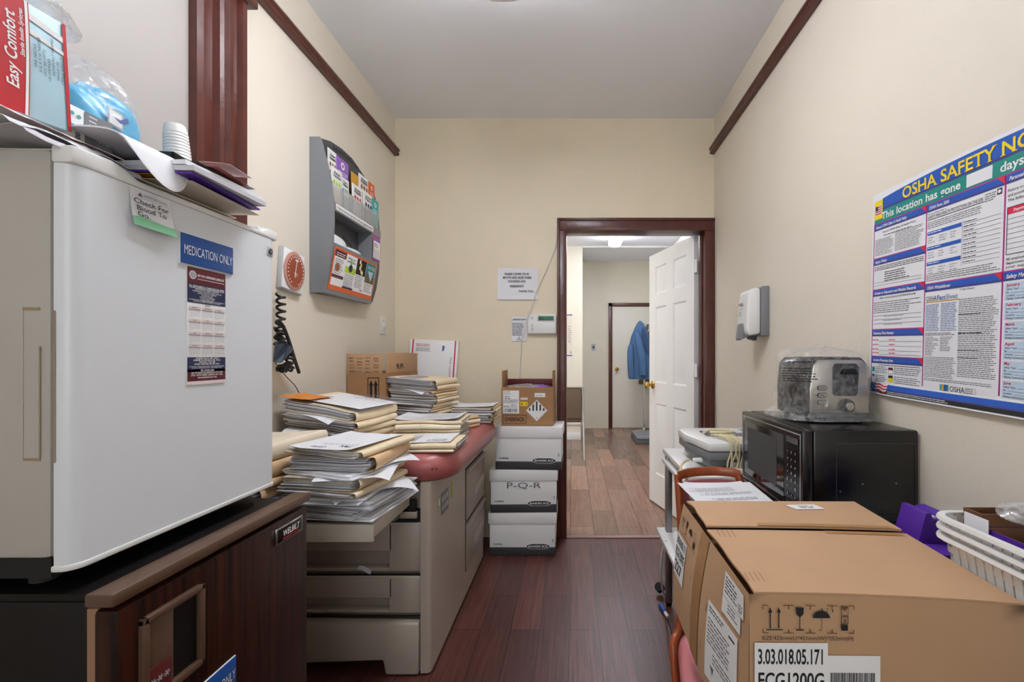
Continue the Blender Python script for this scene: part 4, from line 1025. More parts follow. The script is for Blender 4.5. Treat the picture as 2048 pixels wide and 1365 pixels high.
def drawer(z0, z1, nm, recess=True):
    b = MB(); X0, X1 = -1.15, -.578
    wb(b, X0, 1.69, z1-.022, X1, 1.712, z1, 'tray_beige', .006, O)
    if recess:
        wb(b, -.703, 1.686, z0, X1, 1.712, z1-.004, 'table_beige', .005, O); wb(b, X0, 1.686, z0+.42*(z1-z0), -.69, 1.712, z1-.004, 'table_beige', .004, O)
        wb(b, X0, 1.722, z0, -.69, 1.73, z0+.5*(z1-z0), 'table_beige2', .002, O); wb(b, X0, 1.692, z0-.004, -.60, 1.728, z0+.010, 'table_beige', .004, O)
    else: wb(b, X0, 1.686, z0, X1, 1.712, z1-.004, 'table_beige', .006, O)
    o = b.build(nm, ex); return o
drawer(.385, .566, 'drawer'); drawer(.225, .362, 'drawer')
for z_ in (.372, .213): b = MB(); wb(b, -1.15, 1.698, z_-.010, -.578, 1.702, z_-.005, 'black_matte', 0, O); b.build('shadow_gap', ex)
b = MB(); wb(b, -1.15, 1.70, .566, -.578, 1.73, .61, 'black_matte', 0, O); b.build('slot', ex)
b = MB(); b.prism([(-1.15-O[0], .045), (-.715-O[0], .060), (-.705-O[0], .006), (-.580-O[0], .006), (-.580-O[0], .198), (-1.15-O[0], .205)], 1.66-O[1], 1.70-O[1], 'table_beige', axis='y', bev=.008); b.build('footboard', ex)
b = MB(); wb(b, -.655, 1.686, .61, -.60, 1.70, .655, 'black_matte', .003, O); wb(b, -.66, 1.684, .585, -.595, 1.70, .61, 'table_beige', .003, O); b.build('outlet_box', ex)
b = MB(); wb(b, -1.15, 1.352, .645, -.612, 1.66, .690, 'tray_beige', .004, O); wb(b, -1.15, 1.34, .640, -.606, 1.353, .694, 'tray_beige', .003, O); b.build('pull_out_tray', ex)
b = MB(); wb(b, -1.15, 1.66, .64, -1.13, 1.72, .69, 'steel', 0, O); wb(b, -.66, 1.62, .625, -.645, 1.75, .645, 'steel', 0, O); b.build('tray_rail', ex)
b = MB()
def cush(t):     # outline of the padded top
    y0, y1, x0, x1, r = 1.665, 2.665, -1.175, -.452, .13
    pts = []
    for cx_, cy_, a0 in ((x1-r, y0+r, -PI/2), (x1-r, y1-r, 0), (x0+.03, y1-.03, PI/2), (x0+.03, y0+.03, PI)):
        rr_ = r if cx_ == x1-r else .03
        for k in range(9): a = a0 + PI/2*k/8; pts.append((cx_+(rr_-t)*math.cos(a)*1.0, cy_+(rr_-t)*math.sin(a)))
    return pts
rings = []
for t, z_ in ((.06, .724), (.03, .724), (.008, .735), (-.004, .762), (-.004, .792), (.006, .816), (.025, .828), (.05, .832), (.11, .832)):
    rings.append([(x-O[0] - .012*math.exp(-((y-2.25)/.06)**2)*(1 if x > -.5 else 0), y-O[1], z_-.012*(x > -.5)*math.exp(-((y-2.45)/.2)**2)*(z_ < .76)) for x, y in cush(t)])
b.loft(rings, 'vinyl'); cs = b.build('cushion', ex, angle=60)
for k, (px, py) in enumerate(((870, 925), (853, 940))):
    y_ = 1.62+.05*(1-k); x, _, z_ = W(px, py, y_-.02); MB().cyl((x-O[0], 1.66-O[1], .78), (x-O[0], 1.671-O[1], .78), .0025, 'dark_red', 8).build('button', cs)
# control plate and stickers on the side panel
p = Print((-.537-O[0], -O[1], 0), (0, 1, 0), (0, 0, 1))
p.rect(1.80, .555, 1.905, .642, 'mid_grey'); p.frame(1.80, .555, 1.905, .642, .003, 'dark_grey', 2)
for k in range(6): p.disc(1.82+.033*(k % 3), .58+.035*(k//3), .011, 'light_grey', 3)
p.rect(1.935, .578, 1.975, .648, 'lime'); p.lines(1.94, .64, 1.972, 6, .011, 'ink_grey'); p.poly([(1.755, .612), (1.782, .585), (1.788, .62), (1.765, .65)], 'lime'); p.rect(1.762, .605, 1.78, .63, 'white', 2)
p.build('control_print', side)
b = MB(); b.loft(blob(-.71, 1.665, .600, .055, .03, .025, 12, .3, 24, 14), 'film'); one('clear_bag', b, 'scrap of clear plastic caught under the exam table tray', 'plastic bag')
b = MB(); b.grid(5, 3, lambda a, q: (-.815+.05*a, 1.672+.01*q, .395+.012*q-.012*a+.004*math.sin(5*a)), 'paper2'); one('paper_scrap', b, 'torn paper scrap sticking out of the upper table drawer', 'paper')

# ================================================================== STACKS OF FOLDERS
def paper_block(b, x0, x1, y0, y1, z0, z1, R, wave, jit=.006, mats=('paper', 'paper2', 'paper3', 'paper', 'paper2', 'paper_warm'), lay=.0022):
    """one bundle of sheets: a single closed skin whose outline steps in and out layer by layer"""
    n = max(3, int((z1-z0)/lay)); rings = []; fm = []
    ey = R.uniform(-.004, .004)
    for k in range(n):
        a = z0+(z1-z0)*k/n; c = z0+(z1-z0)*(k+1)/n
        jx0, jx1, jy0, jy1 = (R.uniform(-jit, jit) for _ in range(4))
        if R.random() < .12: jy0 -= jit*1.3
        if R.random() < .10: jx0 -= jit*1.5
        m_ = R.choice(mats); px_ = [R.uniform(-.0012, .0012) for _ in range(24)]
        for z_ in (a, c):
            ring = []
            for i in range(8): ring.append((x0+jx0+(x1+jx1-x0-jx0)*i/8, y0+jy0+px_[i]+ey*i/8, z_))
            for i in range(4): ring.append((x1+jx1, y0+jy0+(y1+jy1-y0-jy0)*i/4, z_))
            for i in range(8): ring.append((x1+jx1+(x0+jx0-x1-jx1)*i/8, y1+jy1, z_))
            for i in range(4): ring.append((x0+jx0+px_[i], y1+jy1+(y0+jy0-y1-jy1)*i/4, z_))
            rings.append([wave(*q) for q in ring])
        fm += [m_]*24
        if k < n-1: fm += [m_]*24
    nn_ = 24; vs = [q for r in rings for q in r]; K = len(rings)
    fs = [(i*nn_+j, i*nn_+(j+1) % nn_, (i+1)*nn_+(j+1) % nn_, (i+1)*nn_+j) for i in range(K-1) for j in range(nn_)]
    # caps as strips between the two long sides
    for base in (0, (K-1)*nn_):
        lo = [base+i for i in range(9)]; hi = [base+20-i for i in range(9)]
        for i in range(8): fs.append((lo[i], lo[i+1], hi[i+1], hi[i])); fm.append(fm[0] if base == 0 else m_)
        fs.append((lo[8],) + tuple(base+q for q in (9, 10, 11)) + (hi[8],)); fm.append(m_)
        fs.append((hi[0],) + tuple(base+q for q in (21, 22, 23)) + (lo[0],)); fm.append(m_)
    b.add(vs, fs, fm)
def folder_cover(b, x0, x1, y0, y1, z0, z1, R, wave, m, th=.0007, tab=True):
    """manila card folded round the papers, spine at x1"""
    h = z1-z0; bul = min(.010, h*.45); px = [(x0-.004+(x1-.002-x0)*i/9, z0) for i in range(10)]
    for k in range(7): a = -PI/2+PI*k/6; px.append((x1-.004+bul*math.cos(a), (z0+z1)/2 + (h/2)*math.sin(a)))
    top0 = x0+R.uniform(-.004, .012)
    px += [(x1-.006+(top0-x1+.006)*i/9, z1) for i in range(10)]
    ys = [y0+(y1-y0)*k/10 for k in range(11)]
    n = len(px); vs = []
    sk = R.uniform(-.004, .004)
    for y in ys:
        for i, (x, z) in enumerate(px): vs.append(wave(x, y+sk*(i > 15), z))
    fs = [(j*n+i, j*n+i+1, (j+1)*n+i+1, (j+1)*n+i) for j in range(10) for i in range(n-1)]
    b.add(vs, fs, m)
ORD = ['topmost', 'second from top', 'third from top', 'fourth from top', 'fifth from top', 'sixth from top', 'seventh from top', 'eighth from top', 'ninth from top', 'tenth from top', 'eleventh from top', 'twelfth from top', 'thirteenth from top', 'fourteenth from top', 'fifteenth from top', 'sixteenth from top', 'seventeenth from top', 'eighteenth from top']
def stack(where, group, cx_, cy_, z0, items, W_=.235, D_=.295, rot=0, spine=0, tilt=(0, 0), sag=0, jitter=.014, rj=.09, seed=1, loose=()):
    """items from the bottom up: ('folder'|'bundle', thickness). rot turns the whole stack, spine turns a folder within it"""
    R = random.Random(seed); tot = sum(t for _, t in items); z = 0; n = len(items); out = []
    for k, (kd, th) in enumerate(items):
        o = ORD[n-1-k]; r = rot + R.uniform(-rj, rj)
        px, py = cx_+R.uniform(-jitter, jitter), cy_+R.uniform(-jitter, jitter)
        nm = 'manila_folder' if kd == 'folder' else 'paper_bundle'
        lab = (f'stuffed manila folder, {o} {where}' if kd == 'folder' else f'white paper bundle, {o} {where}')
        t = thing(nm, lab, 'folder' if kd == 'folder' else 'papers', (px, py, z0+z), r, group)
        c, s = math.cos(r), math.sin(r); zb = z
        def wave(x, y, zl, c=c, s=s, px=px, py=py, zb=zb):
            a = spine; x, y = x*math.cos(a)-y*math.sin(a), x*math.sin(a)+y*math.cos(a)
            wx, wy = px+x*c-y*s-cx_, py+x*s+y*c-cy_; f = (zb+zl)/max(tot, 1e-6)
            return (x, y, zl + f*(tilt[0]*wx + tilt[1]*wy) + sag*f*(wx*wx*4+wy*wy*2) + .0024*f*math.sin(20*wx+9*wy+seed) + .0012*f*math.sin(29*wx-17*wy))
        w, d = W_/2*R.uniform(.95, 1.05), D_/2*R.uniform(.94, 1.04); g = .0011
        if kd == 'folder':
            b = MB(); paper_block(b, -w+R.uniform(-.012, .008), w-.008-.3*th, -d+R.uniform(-.008, .008), d-.004, g+.001, th-g-.0012, R, wave, jit=.005 if th < .02 else .008); b.build('papers', t, angle=20)
            b = MB(); folder_cover(b, -w, w, -d, d, g, th-g, R, wave, R.choice(['manila', 'manila', 'manila2', 'manila3'])); b.build('cover', t, angle=50)
        else:
            b = MB(); paper_block(b, -w*1.02, w*1.0, -d, d, g, th-g, R, wave, jit=.011, mats=('paper', 'paper', 'paper2', 'paper', 'paper_blue', 'paper3'), lay=.003); b.build('sheets', t, angle=20)
        z += th; out.append(t)
        for (lk, dx, dy, lr, lw_, ld) in loose:
            if lk == k:
                q_ = rot+lr; lc, ls_ = math.cos(q_), math.sin(q_); zl_ = z
                def lf(a, q, lc=lc, ls_=ls_, zl_=zl_):
                    x, y = (a-.5)*lw_, (q-.5)*ld; wx, wy = dx+x*lc-y*ls_, dy+x*ls_+y*lc; f = zl_/max(tot, 1e-6)
                    out_ = max(0, abs(wx)-W_/2, abs(wy)-D_/2)
                    return (wx, wy, f*(tilt[0]*wx + tilt[1]*wy) + sag*f*(wx*wx*4+wy*wy*2) + .0024*f*math.sin(20*wx+9*wy+seed) + .0012*f*math.sin(29*wx-17*wy) - 1.5*out_*out_*4 + .0004)
                lb = MB(); lb.grid(14, 14, lf, 'paper', thick=.0004)
                one('paper_sheet', lb, f'loose sheet below the {ORD[n-2-k]} item {where}', 'paper', (cx_, cy_, z0+z), 0, group)
    return z0+z, tot
def top_sheet(name, cx_, cy_, z, w, d, rot, label, m='paper', tilt=(0, 0), sag=0, curl=0, ph=0, thick=.0006, cat='paper', nx=10):
    c, s = math.cos(rot), math.sin(rot)
    def zf(x, y):
        wx, wy = x*c-y*s, x*s+y*c
        return tilt[0]*wx + tilt[1]*wy + sag*(wx*wx*4+wy*wy*2) + .0012*math.sin(20*wx+ph) + curl*max(0, abs(x)/w-.25)**2*4
    b = MB(); b.grid(nx, nx, lambda a, q: (w*(a-.5), d*(q-.5), zf(w*(a-.5), d*(q-.5))), m, thick=thick)
    o = one(name, b, label, cat, (cx_, cy_, z), rot)
    return o, (lambda u, v: (0, 0, zf(u, v)))
# front stack on the tray
GF = 'papers and folders in the stack on the pull-out tray'
cbd = thing('clipboard', 'dark red board under the front paper stack on the tray', 'clipboard', (-.79, 1.50, .6952))
MB().box(-.115, -.135, 0, .12, .13, .005, 'dark_red', .002).build('board', cbd)
zt, _ = stack('in the front stack on the tray', GF, -.735, 1.484, .7008, [('bundle', .012), ('bundle', .022), ('bundle', .026), ('bundle', .018), ('folder', .022), ('folder', .036), ('bundle', .014), ('folder', .044), ('folder', .022)], .25, .29, rot=-.14, tilt=(-.02, .0), sag=.03, jitter=.018, rj=.15, seed=5, loose=((3, .035, -.01, -.5, .216, .279), (5, .04, -.02, .35, .216, .279), (6, .03, .02, -.25, .22, .28)))
o, bd = top_sheet('fax_cover_sheet', -.742, 1.479, zt+.004, .216, .279, -.20, 'white fax cover sheet on top of the front stack on the tray', tilt=(-.02, 0), sag=.02, curl=.02, ph=1)
p = Print((0, 0, .0004), (-1, 0, 0), (0, -1, 0), bend=lambda u, v: bd(-u, -v)); p.text('Fax', -.075, .085, .020, 'ink', w=.04, bold=True, sh=.1, serif=True); p.text('Cover', .0, .105, .016, 'ink', w=.055, bold=True, serif=True); p.lines(-.08, .07, .08, 2, .008, 'ink_faint'); p.build('lettering', o)
# stack partly behind the white fridge
stack('in the tray stack half hidden behind the fridge', 'folders in the stack half hidden behind the fridge', -1.035, 1.492, .6955, [('bundle', .03), ('bundle', .035), ('folder', .035), ('folder', .03), ('folder', .05), ('folder', .055)], .235, .265, rot=-.16, tilt=(.04, -.02), jitter=.006, rj=.06, seed=11)
# left stack by the wall, leaning
zt, _ = stack('in the leaning stack by the left wall', 'folders in the leaning stack by the left wall', -.965, 1.862, .8335, [('folder', .024), ('folder', .022), ('folder', .034), ('folder', .03), ('folder', .028), ('folder', .042)], .30, .29, rot=-.10, tilt=(-.18, .03), jitter=.018, rj=.14, seed=21, loose=((2, -.03, -.03, .2, .26, .28), (4, -.03, -.02, -.25, .26, .28)))
o, bd = top_sheet('medical_form', -.93, 1.865, zt+.004, .25, .27, -.14, 'white printed form on top of the leaning stack by the left wall', tilt=(-.16, .02), sag=.0)
p = Print((0, 0, .0004), (-1, 0, 0), (0, -1, 0), bend=lambda u, v: bd(-u, -v)); p.lines(-.10, -.06, .10, 10, .016, 'ink_faint', ragged=.4, th=.2); p.rect(-.03, -.118, .02, -.112, 'red'); p.build('lettering', o)
b = MB(); b.grid(8, 4, lambda a, q: (.13*(a-.5), .14*(q-.5), .014*(1-a)**2+.003), 'orange_paper', thick=.0008); one('orange_card', b, 'orange card edge sticking out on top of the leaning stack', 'card', (-1.075, 1.79, zt+.020), -.12)
# tall stack in the corner
stack('in the tall stack before the white mailer', 'folders in the tall corner stack', -.812, 2.425, .8335, [('folder', t) for t in (.012, .014, .011, .016, .012, .017, .013, .012, .018, .014, .012, .016, .014, .017, .026, .030)], .262, .25, rot=-.22, tilt=(-.06, .02), jitter=.012, rj=.09, seed=31, loose=((8, -.02, -.02, .2, .216, .25), (13, -.015, -.015, -.2, .24, .25)))
stack('in the small pile beside the tall stack', 'small folder pile beside the tall stack', -.60, 2.275, .8335, [('folder', .02), ('folder', .022), ('folder', .018)], .13, .20, rot=-.5, jitter=.006, rj=.06, seed=33)
# banded stack, spines to the viewer
zt, _ = stack('in the banded stack on the pink cushion', 'folders in the banded stack', -.645, 2.055, .8335, [('folder', .014), ('folder', .018), ('folder', .014), ('folder', .024), ('folder', .016)], .22, .295, rot=.06, spine=-PI/2, jitter=.007, rj=.05, sag=.02, seed=41)
o, bd = top_sheet('medical_form', -.655, 2.06, zt+.003, .285, .215, .05, 'curling printed form on top of the banded stack', curl=.028, sag=.02)
p = Print((0, 0, .0004), (-1, 0, 0), (0, -1, 0), bend=lambda u, v: bd(-u, -v)); p.lines(-.12, .09, .12, 11, .016, 'ink_grey', ragged=.5, th=.22); p.build('lettering', o)
b = MB(); b.tube([(-.672, 1.942, .836), (-.670, 1.938, zt-.012)], .0012, 'cream_cord', 6); b.tube([(-.6705, 1.938, zt-.012), (-.668, 1.965, zt+.002)], .0012, 'cream_cord', 6); one('rubber_band', b, 'thin rubber band around the stack of folders on the cushion', 'rubber band')
# two folders at the front edge of the cushion
zt, _ = stack('in the low pile near the cushion front', 'folders in the low pile near the cushion front', -.59, 1.805, .8335, [('folder', .012), ('folder', .020)], .21, .27, rot=.05, spine=-PI/2, jitter=.006, rj=.06, seed=51)
o, bd = top_sheet('medical_form', -.625, 1.815, zt+.003, .28, .20, .07, 'printed form lying on the low pile near the cushion front', curl=.012)
p = Print((0, 0, .0004), (-1, 0, 0), (0, -1, 0), bend=lambda u, v: bd(-u, -v)); p.lines(.0, .085, .13, 9, .017, 'ink_grey', ragged=.4, th=.22); p.lines(-.12, .085, -.02, 3, .017, 'ink_faint'); p.build('lettering', o)
# far right stack
zt, _ = stack('in the back stack by the white file boxes', 'folders in the back stack', -.553, 2.535, .8335, [('folder', t) for t in (.015, .013, .017, .014, .012, .016)], .235, .20, rot=-.02, tilt=(0, 0), jitter=.006, rj=.05, seed=61)
o, bd = top_sheet('paper_sheet', -.557, 2.535, zt+.004, .235, .20, .03, 'blank white sheet with lifted corner on the back stack', curl=.025)
# loose magazines in the middle
for i, (x, y, r, m_, th, lab) in enumerate(((-.885, 2.13, .3, 'paper3', .012, 'grey magazine lowest of the loose pile between the folder stacks'), (-.865, 2.15, -.2, 'paper2', .012, 'glossy magazine in the middle of the loose pile between stacks'), (-.86, 2.12, .5, 'lilac', .004, 'lilac brochure slipped into the loose magazine pile'), (-.87, 2.16, .12, 'paper', .008, 'white magazine topmost on the loose pile between stacks'))):
    b = MB(); zz0 = .8335+(0, .0135, .027, .0325)[i]; b.grid(6, 6, lambda a, q: (.16*(a-.5), .2*(q-.5), th+.004*math.sin(4*a+i)*0), m_, thick=th*.9); one('magazine', b, lab, 'magazine', (x, y, zz0), r, 'loose magazines between the folder stacks')

# cardboard box in the corner, one wall standing up
cb = thing('cardboard_carton', 'brown carton with two up arrows standing in the room corner', 'box', (-1.072, 2.50, .833))
x0, x1, y0, y1, h = -.105, .095, -.195, .28, .386
def wall4(b, x0, y0, x1, y1, z0, z1, m, t=.004):
    b.box(x0, y0, z0, x1, y0+t, z1, m); b.box(x0, y1-t, z0, x1, y1, z1, m); b.box(x0, y0+t, z0, x0+t, y1-t, z1, m); b.box(x1-t, y0+t, z0, x1, y1-t, z1, m)
b = MB(); wall4(b, x0, y0, x1, y1, 0, h-.105, 'cardboard2'); b.box(x0, y0, 0, x1, y1, .004, 'cardboard2'); b.build('body', cb)
b = MB(); b.box(x0, y0-.001, h-.104, x1-.016, y0+.003, h, 'cardboard', .001); b.build('front_flap', cb)
b = MB(); b.box(x1-.004, y0+.012, h-.104, x1, y1, h+.004, 'cardboard', .001); b.build('side_flap', cb)
p = Print((x0, y0-.0012, 0), (1, 0, 0), (0, 0, 1))
R = random.Random(4); wds = ['BNS', 'GNPA', 'FAX', 'CHART', 'STATS', 'LAB', 'NOTES', 'FILES', 'BILLS', 'TO DO', 'REFILL', 'OLD', 'COPY', 'SCAN', 'MAIL']
for i in range(5):
    for j in range(4): p.text(R.choice(wds), .012+.042*j+R.uniform(-.004, .004), h-.03-.017*i+R.uniform(-.003, .003), R.choice((.006, .007, .009)), 'ink', w=R.uniform(.022, .036), bold=R.random() < .4)
a0, a1, b0, b1 = .108, .168, .115, .26
p.frame(a0, b0, a1, b1, .0035, 'ink')
for q in (.126, .150): p.rect(q-.006, b0+.03, q+.006, b1-.04, 'ink'); p.poly([(q-.012, b1-.042), (q+.012, b1-.042), (q, b1-.015)], 'ink')
p.rect(a0+.012, b0+.018, a1-.012, b0+.021, 'ink'); p.build('printed_marks', cb)
p = Print((x1+.0005, y0, 0), (0, 1, 0), (0, 0, 1)); p.text('9.PI', .14, h-.085, .028, 'ink', w=.10, bold=True); p.build('lettering', cb)
# white mailer leaning in the corner
ml = thing('mailing_box', 'flat white mailing box with red stripes leaning in the corner', 'box', (-.925, 2.86, .836))
ml.rotation_euler = (math.radians(-6), math.radians(2.5), math.radians(3))
b = MB(); b.box(-.155, -.018, 0, .155, .018, .475, 'white', .003); b.build('carton', ml)
p = Print((-.155, -.0185, 0), (1, 0, 0), (0, 0, 1))
for u in (.016, .288): p.rect(u, .001, u+.009, .474, 'crimson')
p.lines(.04, .445, .13, 2, .010, 'red', ragged=.05); p.lines(.04, .42, .14, 3, .009, 'ink_grey'); p.poly([(.21, .44), (.225, .435), (.222, .41), (.21, .40)], 'ink_blue'); p.text('PRIORITY MAIL', .275, .21, .014, 'ink_faint', rot=PI/2, w=.16); p.build('print', ml)

# ================================================================== FILE BOXES BY THE DOORWAY
def bankers(cx_, z0, label, hand=None, rz=0):
    t = thing('file_storage_box', label, 'file box', (cx_, 2.79, z0), rz, 'white file storage boxes beside the doorway'); w, d, h = .205, .125, .258
    b = MB(); b.prism([(-w+.008, -d), (w-.008, -d), (w-.008, d), (-w+.008, d)], 0, h-.01, 'white', bev=.002); b.build('box_body', t)
    b = MB(); b.box(-w+.006, -d-.0015, 0, w-.006, d+.0015, .050, 'dark_grey', .001); b.build('dark_base_band', t)
    b = MB(); b.prism([(-w, -d-.006), (w, -d-.006), (w, d+.006), (-w, d+.006)], h-.066, h, 'white', bev=.003); b.build('lid', t)
    p = Print((-w, -d-.0006, 0), (1, 0, 0), (0, 0, 1))
    e = [(.30+.075*math.cos(2*PI*i/24)*(1 if abs(math.cos(2*PI*i/24)) < .9 else .97), .056+.016*max(-1, min(1, 1.15*math.sin(2*PI*i/24)))) for i in range(24)]
    p.poly(e, 'white', 3); p.poly([(.30+(u-.30)*.95, .056+(v-.056)*.86) for u, v in e], 'ink', 4); p.text('BANKERS BOX', .30, .050, .0125, 'white', 'c', w=.118, k=5, bold=True)
    p.text('multiuso', .03, .066, .010, 'ink', w=.055, sh=.3, bold=True)
    if hand: p.text(hand, .10, .150, .034, 'ink_grey', w=.21, k=14)
    p.rect(.385, .08, .392, .10, 'ink_faint'); p.build('lettering', t); return t
bankers(-.305, .002, 'white file storage box with dark base band, bottom of the three')
bankers(-.300, .2605, 'white file storage box marked P-Q-R by hand, middle of the three', 'P-Q-R', .02)
bankers(-.265, .519, 'white file storage box at the top, carrying the OVERPACK carton', None, -.03)
# overpack carton
op = thing('shipping_carton', 'open brown OVERPACK carton on top of the white file boxes', 'box', (-.278, 2.80, .7785), -.03)
w, d, h = .158, .10, .235
b = MB(); wall4(b, -w, -d, w, d, 0, h, 'cardboard2'); b.box(-w, -d, 0, w, d, .004, 'cardboard2'); b.build('body', op)
b = MB(); b.box(-w, -d+.02, h, -w+.004, d, h+.10, 'cardboard2', .001, T=Matrix.Translation((0, 0, 0))); b.build('side_flap', op)
b = MB(); b.box(w-.004, -d+.02, h, w, d, h+.10, 'cardboard2', .001); b.build('side_flap', op)
b = MB(); b.box(-w+.006, d-.012, h-.002, w-.006, d-.004, h+.042, 'dark_red', .002); b.build('back_flap', op)
b = MB(); b.loft(blob(-.02, -.01, h-.006, .12, .08, .02, 17, .2, 24, 10), 'film'); o = b.build('packing_film', op)
b = MB(); b.loft(blob(.07, 0, h-.010, .07, .075, .02, 19, .15, 24, 10), 'lilac'); b.build('purple_lining', op)
p = Print((-w, -d-.0004, 0), (1, 0, 0), (0, 0, 1))
p.rect(.012, .075, .11, .215, 'white'); p.lines(.016, .21, .06, 3, .008, 'ink_grey'); p.lines(.022, .18, .06, 2, .012, 'ink'); p.text('45 INCL', .016, .112, .010, 'ink', w=.04, bold=True); p.lines(.06, .13, .105, 3, .008, 'ink_grey')
for v in (.138, .146, .154): p.bars(.016, v, .105, v+.006, 'ink_grey', n=30)
p.bars(.02, .082, .10, .105, 'ink', n=24)
p.frame(.01, .012, .155, .066, .0028, 'ink'); p.text('OVERPACK', .022, .026, .026, 'ink', w=.12, bold=True)
p.rect(.118, .158, .163, .172, 'pink_tint'); p.rect(.116, .12, .163, .146, 'yellow'); p.text('M', .121, .128, .01, 'ink', bold=True); p.text('-7', .145, .128, .01, 'ink', bold=True); p.rect(.205, .175, .27, .20, 'white'); p.lines(.21, .186, .265, 1, .008, 'ink_blue')
cx_, cz_, q = .218, .093, .066
dia = lambda r: [(cx_-r, cz_), (cx_, cz_-r), (cx_+r, cz_), (cx_, cz_+r)]
p.poly(dia(q), 'white', 1); p.poly(dia(q-.004), 'ink', 2); p.poly(dia(q-.0052), 'white', 3)
for k in range(-2, 3):
    u = cx_+k*.0215; hh = q-.006-abs(k*.0215); p.poly([(u-.0045, cz_-.001), (u+.0045, cz_-.001), (u+.0045, cz_+hh-.0045*(k >= 0)), (u-.0045, cz_+hh-.0045*(k <= 0))], 'ink', 4)
p.text('9', cx_, cz_-.05, .010, 'ink', 'c', k=4); p.build('lettering', op)
# ================================================================== SAFETY POSTER ON THE RIGHT WALL
PU0, PV0, PW, PH = 1.395, 1.091, .725, .611          # far edge distance, bottom height, size
ps_ = thing('safety_poster', 'large blue workplace safety notice poster on the wall above the microwave', 'poster', (XR-.001, PU0, PV0)); ps_.rotation_euler = (.033, 0, 0)
def pb(u, v): return -(.003 + .010*max(0, (.03-v)/.03)*min(1, u/.1) + .003*math.sin(u*6)*max(0, (v-.55)/.07))
class PosterPrint(Print):
    def P(s, u, v, k): return (pb(u, v) - .0006 - .0003*k, -u, v)
MB().grid(24, 24, lambda a, c: (pb(PW*a, PH*c), -PW*a, PH*c), 'paper').build('sheet', ps_)
def U(px): return PU0 - F*XR/(px-CX)
def V(px, py): return zz(py, F*XR/(px-CX)) - PV0
p = PosterPrint((0,0,0), (0,-1,0), (0,0,1))
def rg(u0, v0, u1, v1, m, k, n=8): p.rect(u0, v0, u1, v1, m, k, n)
a, e = .010, PW-.006
top = lambda u: .588+.014*math.sin(PI*min(1, max(0, (u-.03)/(PW-.06))))**.7*1.0
N = 24
for i in range(N):      # arched blue title band
    u0, u1 = .045+(e-.045)*i/N, .045+(e-.045)*(i+1)/N
    p.poly([(u0, .556), (u1, .556), (u1, top(u1)), (u0, top(u0))], 'poster_blue', 1)
    p.poly([(u0, .556), (u1, .556), (u1, .562), (u0, .562)], 'poster_indigo', 2)
rg(a, .520, e, .556, 'teal', 1, 20); p.rect(a, .532, .045, .588, 'yellow', 2); p.rect(.016, .545, .040, .572, 'paper', 3)
for q in range(4): p.rect(.016, .547+.0065*q, .040, .5502+.0065*q, 'red', 4)
p.rect(.016, .558, .026, .572, 'navy', 5)
p.text('OSHA SAFETY NOTICE', .125, .563, .030, 'yellow', w=.45, k=4, bold=True, serif=True)
p.text('This location has gone', .042, .5285, .020, 'white', w=.272, k=3, bold=True, serif=True); p.rect(.330, .524, .395, .553, 'paper', 3); p.text('days without an accident', .412, .5285, .020, 'white', w=.30, k=3, bold=True, serif=True)
c1a, c1b, c2a, c2b, c3a = .012, .211, .2145, .4235, .4275
rg(a-.002, .032, e, .520, 'magenta', 0, 20)
def panel(u0, v0, u1, v1, title, tw):
    p.rect(u0, v0, u1, v1, 'paper', 1, 6); p.rect(u0, v1-.019, u1, v1, 'poster_blue', 2, 4); p.rect(u0, v1-.019, u1, v1-.014, 'poster_indigo', 3, 4); p.poly([(u1-.018, v1+.002), (u1+.001, v1+.002), (u1+.001, v1-.016)], 'crimson', 4)
    p.text(title, u0+.006, v1-.0135, .0085, 'white', w=tw, k=4, bold=True, sh=.22)
RP = random.Random(9)
panel(c1a, .415, c1b, .517, 'General OSHA Safety & Health Policy', .125)
p.text('General OSHA Safety & Health Policy', (c1a+c1b)/2, .486, .006, 'ink', 'c', w=.13, k=3); p.lines(c1a+.04, .479, c1b-.05, 1, .006, 'ink', k=3, ragged=0)
p.lines(c1a+.005, .470, .095, 11, .0046, 'ink_grey', k=3, rnd=RP); p.lines(.10, .475, c1b-.004, 12, .0046, 'ink_grey', k=3, rnd=RP)
panel(c1a, .320, c1b, .412, 'Injury Policy', .05)
p.lines(c1a+.004, .388, c1b-.004, 3, .005, 'ink', k=3, rnd=RP, ragged=.05); p.lines(.06, .368, .16, 5, .0062, 'ink', k=3, rnd=RP)
for v in (.338, .330): p.rect(c1a+.004, v, c1b-.01, v+.0009, 'ink_grey', 3)
panel(c1a, .198, c1b, .317, 'Access to Exposure and Medical Records', .165)
p.text('Right to Access Exposure and Medical Records', (c1a+c1b)/2, .289, .0058, 'ink', 'c', w=.14, k=3); p.lines(c1a+.004, .279, c1b-.006, 6, .006, 'ink_grey', k=3, rnd=RP)
for v in (.238, .226, .214): p.rect(c1a+.004, v, c1b-.008, v+.0009, 'ink_grey', 3); p.lines(.06, v-.002, .15, 1, .004, 'ink', k=3, rnd=RP)
panel(c1a, .116, c1b, .195, 'Emergency Phone Numbers', .085)
for v in (.160, .146, .132, .121):
    p.rect(c1a+.03, v, c1b-.006, v+.0009, 'ink_grey', 3)
    p.lines(c1a+.002, v+.006, c1a+.03, 1, .007, 'crimson', k=3, rnd=RP, ragged=.1); p.lines(.085, v+.006, .112, 1, .007, 'crimson', k=3, rnd=RP, ragged=.1)
panel(c1a, .034, c1b, .113, 'Accident Prevention Signs', .085)
p.lines(c1a+.03, .090, c1b-.004, 1, .005, 'ink', k=3, ragged=0)
